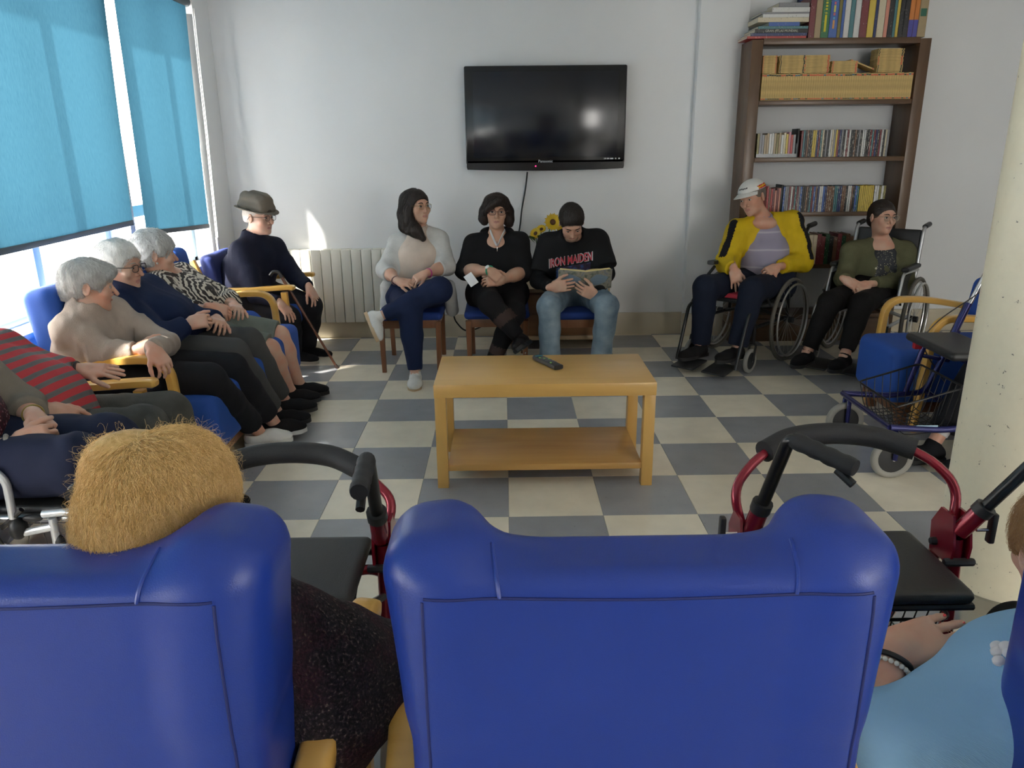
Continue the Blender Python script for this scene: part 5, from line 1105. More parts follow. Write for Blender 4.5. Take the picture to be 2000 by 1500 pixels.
    for i in range(nu):
        a = -1.15+2.3*i/(nu-1)
        for j in range(nv): r_ = j/(nv-1); V.append(H((.088+.008*r_)*math.sin(a), (.10+.075*r_*math.cos(a*.75))*math.cos(a)+.004, .056-.016*r_-.012*math.sin(a)**2)-off)
    F = [[i*nv+j, (i+1)*nv+j, (i+1)*nv+j+1, i*nv+j+1] for i in range(nu-1) for j in range(nv-1)]; up = H.M[:, 2]*.003; n_ = len(V); V2 = V+[v-up for v in V]; F2 = F+[[a+n_ for a in f[::-1]] for f in F]+[[j, (i_), i_+n_, j+n_] for (j, i_) in [((i+1)*nv+nv-1, i*nv+nv-1) for i in range(nu-1)]]
    MB().add(V2, F2).build('peak', wc, ct)
    bx_ = MB(); [bx_.box((-.036+.013*i, .002*(i % 3)-.002, .0003), (.010, .014+.003*(i % 2), .0006), rz(.15*(-1)**i)) for i in range(6)]; v, f_ = np.concatenate(bx_.v), bx_.f; Pn = H.c+np.stack([(.1085)*np.sin(-v[:, 0]/.1+.0), .118*np.cos(-v[:, 0]/.1+.0)-.015, .090+v[:, 1]*.8], 1)@H.M.T
    for _ in range(20): d = (Pn-H(0, -.01, .04)); d /= np.linalg.norm(d, axis=1)[:, None]; Pn = Pn-d*(field(S().ell(H(0, -.010, .040), A(.0935, .1135, .0895), H.M), Pn)-v[:, 2]*.5)[:, None]
    MB().add(Pn-off, f_).build('cap_print', mat('black_print', (.02, .02, .02), .6), ct)
# ---- woman in olive cardigan
def p_olive():
    P = Person('elderly woman in olive cardigan and glasses sitting in a wheelchair', (3.83, 2.52), 'old')
    neck = at(1720, 470, 2.53); shR, shL = at(1662, 492, 2.52), at(1768, 492, 2.54); elR, elL = at(1648, 545, 2.42), at(1768, 552, 2.42); wrR, wrL = at(1650, 546, 2.16), at(1697, 555, 2.16); pel = A(3.86, 2.52, .50)
    H = P.head(at(1723, 424, 2.48), (.20, -.98, -.02), (.03, 0, 1), neck, .98, BR['dark'], jaw=.95, nose=1.12, cheek=.95)
    P.torso(pel, neck, (shR, shL), True); P.b.ell(at(1720, 482, 2.50), (.09, .06, .06), None, .04)
    P.arm(shR, elR, wrR, (.8, -.35, -.5), (.1, -.75, .6), (.3, -.3, .8), .35, .92); P.arm(shL, elL, wrL, (-.95, -.2, -.2), (-.1, -.6, .8), (0, -.6, .6), .3, .92)
    hR, hL = A(3.75, 2.46, .50), A(3.94, 2.46, .50); kR, aR = at(1622, 590, 2.04), at(1577, 686, 1.98); kL, aL = at(1682, 594, 2.02), at(1650, 694, 1.88)
    P.leg(hR, kR, aR); P.leg(hL, kL, aL); P.foot(aR, aR+A(-.1, -.08, -.06)); P.foot(aL, aL+A(-.1, -.08, -.06)); P.body()
    P.wear(legs((hR, hL), (kR, kL), (aR, aL), (.092, .075, .064, .05), .125, (.93, .9)), 'trousers', cloth('black_trousers', (.009, .008, .008)), .008, folds(.002, 40, 3))
    m, nt, p, tc = nodes('dark_floral'); vo = N(nt, 'TexVoronoi', Scale=75.); nt.links.new(tc.outputs['Object'], vo.inputs['Vector']); n = N(nt, 'TexNoise', Scale=40.); nt.links.new(tc.outputs['Object'], n.inputs['Vector']); mu = N(nt, 'Math', operation='MULTIPLY'); nt.links.new(vo.outputs['Distance'], mu.inputs[0]); nt.links.new(n.outputs['Fac'], mu.inputs[1]); nt.links.new(ramp(nt, mu.outputs[0], [(.08, (.33, .31, .22)), (.14, (.012, .014, .02)), (.5, (.014, .018, .03))]), p.inputs['Base Color'])
    bl = S(); torso_solid(bl, pel+A(0, -.01, 0), (shR+shL)/2-A(0, 0, .03), A(1, 0, 0), A(1, 0, 0), (.165, .155, .15, .155, .125), (.125, .12, .118, .105, .065)); bl.cap((shR+shL)/2-A(0, .01, .03), neck-A(0, .01, .015), .095, .072, k=.05); bl.cap(neck-A(0, .01, .005), neck+A(0, -.03, .1), .058, k=.01, sub=True); P.wear(bl, 'floral_blouse', m, .007)
    q = top((shR, shL), (elR, elL), (wrR, wrL), pel-A(0, -.01, .02), A(1, 0, 0), (.80, .86), (.068, .062, .046), (.195, .18, .175, .18, .15), (.138, .13, .128, .112, .072), neck=(neck, neck+A(0, 0, .08)), nr=.068, openf=True)
    q.cap(at(1726, 448, 2.40), at(1712, 516, 2.34), .075, .012, k=.015, sub=True); q.cap(at(1710, 540, 2.33), at(1716, 590, 2.30), .015, .08, k=.015, sub=True)
    cg = P.wear(q, 'cardigan', cloth('olive_knit', (.115, .115, .062), .6, 260), .007, folds(.004, 36, 5)); P.mb(MB().lathe([(.007, -.002), (.008, .002), (.0001, .004)], at(1711, 524, 2.335), (0, -1, .1), 12), 'button', mat('pearl_button', (.6, .55, .4), .3), cg)
    tag(soft(S().ell(at(1612, 585, 2.06), (.04, .035, .05), None, .01).ell(at(1607, 596, 2.06), (.03, .03, .035), None, .01), 'paper_tissue', mat('tissue_white', (.7, .69, .64), .9, bump=.8, scale=60), None, .006, folds(.004, 90, 3)), 'crumpled white tissue in the lap of the woman in olive', 'tissue')
    for an, te in ((aR, aR+A(-.16, -.14, -.06)), (aL, aL+A(-.16, -.14, -.06))): shoe('slipper', an, te, cloth('black_felt', (.010, .009, .010)), P.root, P.off, mat('black_rubber_sole', (.012, .012, .012), .6), .24, .045)
    hm = hairmat('thin_dark_hair', (.014, .009, .007), (.035, .022, .016)); q = cap_hair(H, .007, low=-.05, fz=.068, facew=.062); q.ell(H(0, -.08, -.03), (.05, .04, .05), H.M, .02); o = P.wear(q, 'hair', hm, .006); strands('hair_strands', q, H, o, hm, 900, .06, .0006, .002, .1, lambda l: np.stack([l[:, 0], -np.ones(len(l))*.15, -np.ones(len(l))*.06], 1), off=P.off)
    glasses(H, P.root, P.off, mat('pale_gold_frame', (.4, .3, .2), .3, .6), .025, .019, .0014)

BR = dict(dark=mat('dark_brow', (.015, .01, .008), .8), grey=mat('grey_brow', (.25, .22, .19), .8), pale=mat('pale_brow', (.45, .40, .35), .8))
GREYH = hairmat('silver_hair', (.40, .40, .39), (.62, .62, .60)); WHITEH = hairmat('white_hair', (.60, .59, .56), (.78, .77, .74))
def set_hair(P, H, hm, t=.02, low=-.06, n=1500, vol=(1, 1, 1), amp=.006, fr=70, L=.05, jit=.3, fz=.05, extra=None, curl=.3, facew=.062):
    q = cap_hair(H, t, low=low, vol=vol, fz=fz, facew=facew)
    if extra: extra(q)
    o = P.wear(q, 'hair', hm, .005, folds(amp, fr, 3)); strands('hair_strands', q, H, o, hm, n, L, .0006, .008, jit, crown, off=P.off, curl=curl); return o
# ---- man in felt hat
def p_hat():
    P = Person('elderly man in navy jumper and brown felt hat resting hands on knees', (-.62, 2.56), 'old', .0045)
    neck = at(494, 462, 2.60); shR, shL = at(470, 492, 2.46), at(536, 484, 2.74); elR, elL = at(500, 574, 2.34), at(576, 540, 2.70); wrR, wrL = at(547, 592, 2.26), at(604, 561, 2.56); pel = A(-.66, 2.58, .50)
    H = P.head(at(505, 424, 2.56), (.93, -.36, -.07), (0, 0, 1), neck, 1.02, BR['grey'], jaw=1.08, nose=1.1, chin=1.2)
    P.torso(pel, neck, (shR, shL)); P.arm(shR, elR, wrR, (.62, -.25, -.72), (.55, -.35, .7), (.5, .6, .1), .28, 1., .16); P.arm(shL, elL, wrL, (.45, -.3, -.8), (.75, -.3, .5), (.2, -.8, .2), .28, 1., .16)
    hR, hL = A(-.62, 2.47, .50), A(-.62, 2.67, .50); kR, aR = at(562, 622, 2.34), at(570, 685, 2.50); kL, aL = at(606, 598, 2.58), at(598, 676, 2.70)
    P.leg(hR, kR, aR); P.leg(hL, kL, aL); P.foot(aR, aR+A(.1, -.03, -.06)); P.foot(aL, aL+A(.1, -.03, -.06)); P.body()
    P.wear(legs((hR, hL), (kR, kL), (aR, aL), (.105, .088, .082, .074), .14, (.98, .97)), 'trousers', cloth('black_wool', (.013, .013, .016)), .008, folds(.003, 36, 3))
    q = top((shR, shL), (elR, elL), (wrR, wrL), pel, A(0, 1, 0), (.93, .93), (.075, .062, .044), (.19, .20, .20, .20, .16), (.14, .155, .155, .13, .08), neck=(neck, neck+A(.02, 0, .08)), nr=.066, bend=(-.04, 0, 0)); P.wear(q, 'jumper', cloth('navy_knit', (.012, .014, .030), .5, 280), .008, folds(.004, 30, 4))
    c = S().chain([neck+A(.068*math.cos(a), .068*math.sin(a), .012) for a in np.linspace(0, 2*PI, 13)], [.013]*13, .01); P.wear(c, 'collar', cloth('navy_knit'), .006)
    for an in (aR, aL): shoe('shoe', an, an+A(.2, -.05, -.06), cloth('black_suede', (.011, .011, .013)), P.root, P.off, mat('pale_sole', (.42, .38, .32), .7), .27, .048)
    hm = hairmat('cropped_white_hair', (.5, .42, .36), (.62, .55, .48)); q = cap_hair(H, .003, low=-.04, fz=.08); P.wear(q, 'hair', hm, .006)
    glasses(H, P.root, P.off, mat('dark_metal_frame', (.06, .05, .05), .3, .7), .024, .017, .0015)
    t = thing('felt_hat', 'brown felt trilby hat worn by the man in navy', 'hat', H.c); off = H.c; ft = cloth('brown_felt', (.20, .17, .135), .5, 300)
    M = H.M @ rx(-.12)
    q = S().box(H(0, -.012, .105), (.084, .103, .066), .05, M, .02).box(H(0, -.012, .065), (.087, .107, .028), .026, M, .03); q.cap(H(0, -.07, .186), H(0, .06, .176), .014, k=.04, sub=True); q.ell(H(.075, .085, .165), A(.03, .035, .03), M, .03, True); q.ell(H(-.075, .085, .165), A(.03, .035, .03), M, .03, True); q.ell(H(0, -.012, .045), A(.08, .1, .06), M, .006, True); q.box(H(0, -.01, -.03), (.2, .2, .066), .002, M, .004, True)
    soft(q, 'crown', ft, t, .005, off=off)
    V = []; nu, nv = 40, 5
    for i in range(nu):
        a = 2*PI*i/nu
        for j in range(nv): r_ = j/(nv-1); V.append(H((.084+.048*r_)*math.sin(a), (.103+.052*r_)*math.cos(a)-.012, .050-.012*r_*max(0, math.cos(a))+.004*r_*max(0, -math.cos(a))+.008*r_*abs(math.sin(a))-.012*math.cos(a))-off)
    F = [[i*nv+j, i*nv+j+1, ((i+1) % nu)*nv+j+1, ((i+1) % nu)*nv+j] for i in range(nu) for j in range(nv-1)]; n_ = len(V); up = H.M[:, 2]*.003
    MB().add(V+[v+up for v in V], F+[[a+n_ for a in f[::-1]] for f in F]+[[i*nv+nv-1, i*nv+nv-1+n_, ((i+1) % nu)*nv+nv-1+n_, ((i+1) % nu)*nv+nv-1] for i in range(nu)]).build('brim', ft, t)
    MB().tube([H(.0862*math.sin(a), .1055*math.cos(a)-.012, .058-.012*math.cos(a))-off for a in np.arange(40)*2*PI/40], .5, 8, True, flat=(.028, .006), up=H.M[:, 2]).build('hat_band', cloth('dark_hat_band', (.09, .075, .06)), t)
    t = thing('walking_stick', 'brown wooden walking stick leaning by the man in the hat', 'walking stick', (0, 2.32, 0)); o = A(0, 2.32, 0); p0, p1 = A(-.004, 2.32, .0), A(-.335, 2.32, .655)
    MB().tube([p0-o+(p1-p0)*.04, p1-o], [.0085, .0105], 12).build('shaft', wood('dark_stick_wood', (.10, .035, .015), (.16, .06, .03), .3, 8, 'Z'), t); MB().tube(curve([p1-o, p1-o+A(-.02, .0, .035), p1-o+A(-.055, .0, .04), p1-o+A(-.08, 0, .015)], 5), .0115, 12).build('handle', blackm, t); MB().lathe([(.014, 0), (.014, .006), (.011, .03), (.0095, .034)], p0-o, p1-p0, 14).build('rubber_tip', mat('brown_rubber', (.05, .03, .025), .7), t)
# ---- three on the sofa
def p_zebra():
    P = Person('elderly woman in zebra print blouse and grey-green skirt on the sofa', (-.60, 1.45), 'old', .0045)
    neck = A(-.735, 1.36, .845); shR, shL = A(-.68, 1.20, .79), A(-.69, 1.54, .79); elR, elL = A(-.50, 1.11, .655), A(-.46, 1.58, .64); wrR, wrL = atx(412, 600, -.36), A(-.33, 1.34, .66); pel = A(-.62, 1.42, .52)
    H = P.head(atx(303, 497, -.715), (.89, .44, -.05), (-.06, 0, 1), neck, .98, BR['pale'], nose=1.1, cheek=1.05)
    P.torso(pel, neck, (shR, shL), True); P.arm(shR, elR, wrR, (.75, .35, -.35), (.3, -.5, .8), (.1, .5, .7), .6, .92); P.arm(shL, elL, wrL, (.4, -.8, -.1), (.3, 0, .9), (.6, .2, .4), .6, .92)
    hR, hL = A(-.60, 1.32, .52), A(-.60, 1.52, .52); kR, aR = atx(526, 682, -.15), A(-.12, 1.50, .11); kL, aL = atx(545, 655, -.16), A(-.10, 1.64, .11)
    P.leg(hR, kR, aR, (.06, .058, .056, .034)); P.leg(hL, kL, aL, (.06, .058, .056, .034)); P.foot(aR, aR+A(.1, .02, -.06)); P.foot(aL, aL+A(.1, .02, -.06)); P.body()
    sk = S().cap(hR, hL, .135, k=.05)
    for hp, kn in ((hR, kR), (hL, kL)): sk.cap(hp, hp+(kn-hp)*.97, .105, .086, k=.10, cut=True)
    P.wear(sk, 'skirt', cloth('grey_green_skirt', (.16, .18, .155)), .007, folds(.002, 30, 2))
    m, nt, p, tc = nodes('zebra_print'); mp = N(nt, 'Mapping'); mp.inputs['Rotation'].default_value = (.5, .6, .3); nt.links.new(tc.outputs['Object'], mp.inputs[0]); wv = N(nt, 'TexWave', Scale=24., Distortion=5., Detail=1.); wv.inputs['Detail Scale'].default_value = 1.2; nt.links.new(mp.outputs[0], wv.inputs['Vector']); nt.links.new(ramp(nt, wv.outputs['Fac'], [(.0, (.025, .018, .016)), (.55, (.03, .022, .02)), (.6, (.60, .55, .46))]), p.inputs['Base Color']); p.inputs['Roughness'].default_value = .7
    q = top((shR, shL), (elR, elL), (wrR, wrL), pel-A(-.02, 0, .03), A(0, 1, 0), (.55, .55), (.078, .07, .062), (.18, .185, .185, .185, .155), (.135, .145, .15, .13, .08), neck=(neck, neck+A(.02, 0, .08)), nr=.062, belly=(A(-.55, 1.38, .66), (.11, .14, .12), None, .08)); P.wear(q, 'zebra_blouse', m, .007, folds(.004, 34, 9))
    st = mat('stocking_band', (.40, .26, .18), .7)
    for kn, an in ((kR, aR), (kL, aL)): d = nrm(an-kn); P.mb(MB().torus(kn+d*.11, d, .061, .003, 24, 6), 'stocking_top', st)
    for an in (aR, aL): shoe('shoe', an, an+A(.2, .03, -.06), cloth('black_suede'), P.root, P.off, mat('black_rubber_sole', (.012, .012, .012), .6), .245, .045)
    set_hair(P, H, GREYH, .024, -.06, 1500, (1, 1.02, 1.05), .007, 75); P.mb(MB().ball(H(.074, .004, -.042), .006), 'earring', mat('pearl', (.75, .72, .65), .25))
def p_navy():
    P = Person('white-haired woman in navy jumper with glasses in the middle of the sofa', (-.60, .95), 'old', .0045)
    neck = A(-.70, .86, .855); shR, shL = A(-.66, .72, .795), A(-.66, 1.05, .80); elR, elL = A(-.46, .66, .63), A(-.44, 1.08, .63); wrR, wrL = atx(368, 632, -.36), A(-.30, .98, .66); pel = A(-.62, .94, .52)
    H = P.head(atx(234, 521, -.685), (.98, -.10, -.06), (-.05, 0, 1), neck, 1., BR['pale'], jaw=1.08, nose=1.1, cheek=1.1)
    P.torso(pel, neck, (shR, shL)); P.arm(shR, elR, wrR, (.8, .3, .1), (.2, -.7, .6), (.2, .2, .9), .85, .95); P.arm(shL, elL, wrL, (.4, -.85, -.05), (.4, 0, .9), (.5, .3, .5), .7, .95)
    hR, hL = A(-.60, .85, .52), A(-.60, 1.06, .52); kR, aR = atx(452, 694, -.19), A(-.09, 1.10, .115); kL, aL = atx(484, 672, -.20), A(-.10, 1.30, .115)
    P.leg(hR, kR, aR); P.leg(hL, kL, aL); P.foot(aR, aR+A(.1, .03, -.06)); P.foot(aL, aL+A(.1, .03, -.06)); P.body()
    P.wear(legs((hR, hL), (kR, kL), (aR, aL), (.105, .088, .074, .056), .14, (.93, .93)), 'trousers', cloth('charcoal_trousers', (.065, .065, .064)), .008, folds(.003, 36, 3))
    q = top((shR, shL), (elR, elL), (wrR, wrL), pel-A(-.02, 0, .03), A(0, 1, 0), (.93, .93), (.08, .07, .05), (.20, .205, .205, .20, .16), (.15, .165, .165, .14, .085), neck=(neck, neck+A(.02, 0, .08)), nr=.064, belly=(A(-.52, .92, .67), (.12, .16, .12), None, .08)); P.wear(q, 'jumper', cloth('dark_blue_knit', (.010, .018, .055), .5, 280), .008, folds(.004, 30, 6))
    for an in (aR, aL): shoe('shoe', an, an+A(.2, .05, -.06), cloth('black_suede'), P.root, P.off, mat('black_rubber_sole', (.012, .012, .012), .6), .25, .046)
    set_hair(P, H, WHITEH, .018, -.05, 1200, (1, 1, 1.05), .005, 60, fz=.064); glasses(H, P.root, P.off, mat('brown_black_frame', (.05, .035, .03), .3), .027, .017, .002)
def p_beige():
    P = Person('grey-haired woman in beige cardigan leaning on the bent sofa arm', (-.60, .50), 'old', .0045)
    neck = A(-.685, .46, .825); shR, shL = atx(133, 646, -.71), A(-.66, .64, .775); elR, elL = atx(206, 690, -.57), A(-.42, .62, .62); wrR, wrL = atx(268, 684, -.43), atx(298, 682, -.30); pel = A(-.62, .50, .52)
    H = P.head(atx(174, 558, -.655), (.88, .40, -.14), (.1, .05, 1), neck, .98, BR['pale'], nose=1.15, jaw=.95)
    P.torso(pel, neck, (shR, shL)); P.arm(shR, elR, wrR, (.85, .35, .15), (.1, -.8, .6), (.2, .3, .9), .7, .92); P.arm(shL, elL, wrL, (.6, -.25, -.7), (.6, -.5, .5), (-.3, -.5, .2), .55, .92)
    hR, hL = A(-.60, .42, .52), A(-.60, .60, .52); kR, aR = atx(408, 742, -.17), atx(500, 838, -.11); kL, aL = A(-.17, .74, .46), A(-.06, .93, .12)
    P.leg(hR, kR, aR); P.leg(hL, kL, aL); P.foot(aR, aR+A(.1, .05, -.06)); P.foot(aL, aL+A(.1, .03, -.06)); P.body()
    P.wear(legs((hR, hL), (kR, kL), (aR, aL), (.095, .078, .07, .062), .13, (.88, .9)), 'trousers', cloth('black_wool'), .008, folds(.002, 36, 3))
    q = top((shR, shL), (elR, elL), (wrR, wrL), pel-A(.0, 0, .03), A(0, 1, 0), (.93, .93), (.070, .060, .042), (.17, .165, .16, .165, .15), (.125, .125, .125, .115, .075), neck=(neck, neck+A(.03, 0, .08)), nr=.060, bend=(-.05, 0, 0)); P.wear(q, 'cardigan', cloth('beige_knit', (.40, .335, .285), .5, 300), .007, folds(.007, 42, 11))
    for an in (aR, aL): shoe('slipper', an, an+A(.2, .06, -.06), cloth('white_towelling' if an is aR else 'black_felt', (.70, .69, .66) if an is aR else (.01, .009, .01)), P.root, P.off, mat('white_sole'), .24, .045, slip=True)
    set_hair(P, H, GREYH, .014, -.065, 1700, (1, 1, 1), .003, 60, L=.07, jit=.12, curl=.05, extra=lambda q: q.chain([H(-.04, .05, .085), H(0, .085, .075), H(.045, .078, .06)], [.02, .018, .014], .02))
def p_stripes():
    P = Person('person in red and grey striped jumper with a hand on the flat chair arm', (-.58, -.22), 'old', .0045)
    neck = A(-.75, -.30, .84); shR, shL = A(-.70, -.46, .78), A(-.70, -.10, .78); elR, elL = A(-.48, -.52, .62), atx(92, 728, -.57); wrR, wrL = atx(95, 800, -.40), atx(158, 722, -.45); pel = A(-.52, -.24, .50)
    H = P.head(A(-.74, -.32, 1.0), (.95, .3, 0), (0, 0, 1), neck, 1., BR['grey'])
    P.torso(pel, neck, (shR, shL)); P.arm(shR, elR, wrR, (.78, .35, -.45), (.3, -.4, .85), (.2, .7, .2), .25, .98, .14); P.arm(shL, elL, wrL, (.88, .2, -.1), (.0, -.3, .95), (.3, -.9, 0), .10, .98, .16)
    hR, hL = A(-.58, -.34, .50), A(-.58, -.14, .50); kR, aR = atx(282, 836, -.17), A(-.10, -.20, .11); kL, aL = atx(330, 806, -.18), A(-.10, .08, .11)
    P.leg(hR, kR, aR); P.leg(hL, kL, aL); P.foot(aR, aR+A(.1, 0, -.06)); P.foot(aL, aL+A(.1, 0, -.06)); P.body()
    P.wear(legs((hR, hL), (kR, kL), (aR, aL), (.105, .086, .074, .06), .14, (.95, .95)), 'trousers', cloth('grey_wool_trousers', (.075, .075, .068), .5, 300, .2), .008, folds(.003, 36, 3))
    m, nt, p, tc = nodes('red_grey_stripes'); mp = N(nt, 'Mapping'); mp.inputs['Rotation'].default_value = (.1, .6, 0); nt.links.new(tc.outputs['Object'], mp.inputs[0]); wv = N(nt, 'TexWave', Scale=7., Distortion=.6); wv.bands_direction = 'Z'; nt.links.new(mp.outputs[0], wv.inputs['Vector']); nt.links.new(ramp(nt, wv.outputs['Fac'], [(.0, (.13, .13, .13)), (.36, (.15, .15, .15)), (.40, (.50, .045, .055))]), p.inputs['Base Color']); p.inputs['Roughness'].default_value = .85
    q = top((shR, shL), (elR, elL), (wrR, wrL), pel-A(-.03, 0, .03), A(0, 1, 0), (.8, .78), (.078, .066, .05), (.20, .205, .205, .20, .16), (.155, .17, .165, .14, .085), neck=(neck, neck+A(.02, 0, .08)), nr=.064, belly=(A(-.50, -.22, .63), (.12, .15, .11), None, .08)); P.wear(q, 'striped_jumper', m, .007, folds(.003, 30, 6))
    P.mb(MB().torus(wrL-nrm(wrL-elL)*.012, wrL-elL, .031, .0055, 22, 8), 'watch_strap', mat('dark_leather', (.03, .012, .012), .5))
    for an in (aR, aL): shoe('shoe', an, an+A(.2, 0, -.06), cloth('black_suede'), P.root, P.off, mat('black_rubber_sole', (.012, .012, .012), .6), .25, .046)
    set_hair(P, H, GREYH, .015, -.05, 600)
def p_floral():
    P = Person('person in taupe cardigan and floral top with clasped hands in a wheelchair', (-.5, -.62), 'old', .004)
    neck = A(-.66, -.66, .92); shR, shL = A(-.62, -.83, .86), A(-.62, -.46, .86); elR, elL = A(-.52, -.90, .66), A(-.46, -.42, .66); wrR, wrL = atx(30, 868, -.28), atx(68, 812, -.31); pel = A(-.58, -.63, .56)
    H = P.head(A(-.64, -.66, 1.08), (.97, .2, -.05), (0, 0, 1), neck, 1., BR['grey'])
    P.torso(pel, neck, (shR, shL)); P.arm(shR, elR, wrR, (.80, .45, .15), (.2, -.75, .6), (.0, .3, .9), .85, .98, .08); P.arm(shL, elL, wrL, (.75, -.50, -.25), (.5, .3, .8), (.2, -.2, .9), .75, .98, .08)
    hR, hL = A(-.52, -.73, .56), A(-.52, -.53, .56); kR, aR = atx(150, 905, -.08), A(.08, -.72, .20); kL, aL = atx(215, 862, -.09), A(.08, -.52, .20)
    P.leg(hR, kR, aR); P.leg(hL, kL, aL); P.foot(aR, aR+A(.1, 0, -.06)); P.foot(aL, aL+A(.1, 0, -.06)); P.body()
    P.wear(legs((hR, hL), (kR, kL), (aR, aL), (.105, .088, .075, .06), .14, (.95, .95)), 'trousers', cloth('navy_gabardine', (.014, .018, .042), .15), .007, folds(.004, 40, 3))
    m, nt, p, tc = nodes('burgundy_floral'); vo = N(nt, 'TexVoronoi', Scale=90.); nt.links.new(tc.outputs['Object'], vo.inputs['Vector']); nt.links.new(ramp(nt, vo.outputs['Distance'], [(.2, (.42, .36, .36)), (.32, (.16, .012, .03)), (.6, (.035, .012, .02))]), p.inputs['Base Color'])
    bl = S(); torso_solid(bl, pel+A(.02, 0, 0), (shR+shL)/2-A(0, 0, .03), A(0, 1, 0), A(0, 1, 0), (.17, .17, .17, .165, .13), (.15, .16, .155, .13, .075)); bl.cap(neck, neck+A(0, 0, .1), .062, k=.01, sub=True); P.wear(bl, 'floral_top', m, .007)
    q = top((shR, shL), (elR, elL), (wrR, wrL), pel-A(.02, 0, .03), A(0, 1, 0), (.62, .62), (.074, .066, .055), (.195, .19, .185, .19, .155), (.155, .158, .15, .13, .08), neck=(neck, neck+A(.02, 0, .08)), nr=.066); q.cap(A(-.40, -.63, .86), A(-.34, -.63, .62), .06, .12, k=.02, sub=True); P.wear(q, 'cardigan', cloth('taupe_knit', (.21, .185, .15), .5, 280), .007, folds(.004, 40, 8))
    P.mb(MB().torus(wrR-nrm(wrR-elR)*.02, wrR-elR, .030, .007, 26, 8), 'bracelet', mat('silver_beads', (.35, .32, .28), .35, .6, bump=1., scale=300)); P.mb(MB().torus(wrL-nrm(wrL-elL)*.03, wrL-elL, .031, .003, 26, 8), 'chain_bracelet', mat('gold_chain', (.45, .33, .10), .3, .9, bump=1., scale=300))
    for an in (aR, aL): shoe('shoe', an, an+A(.2, 0, -.06), cloth('black_suede'), P.root, P.off, mat('black_rubber_sole', (.012, .012, .012), .6), .25, .046)
    set_hair(P, H, GREYH, .015, -.05, 500)
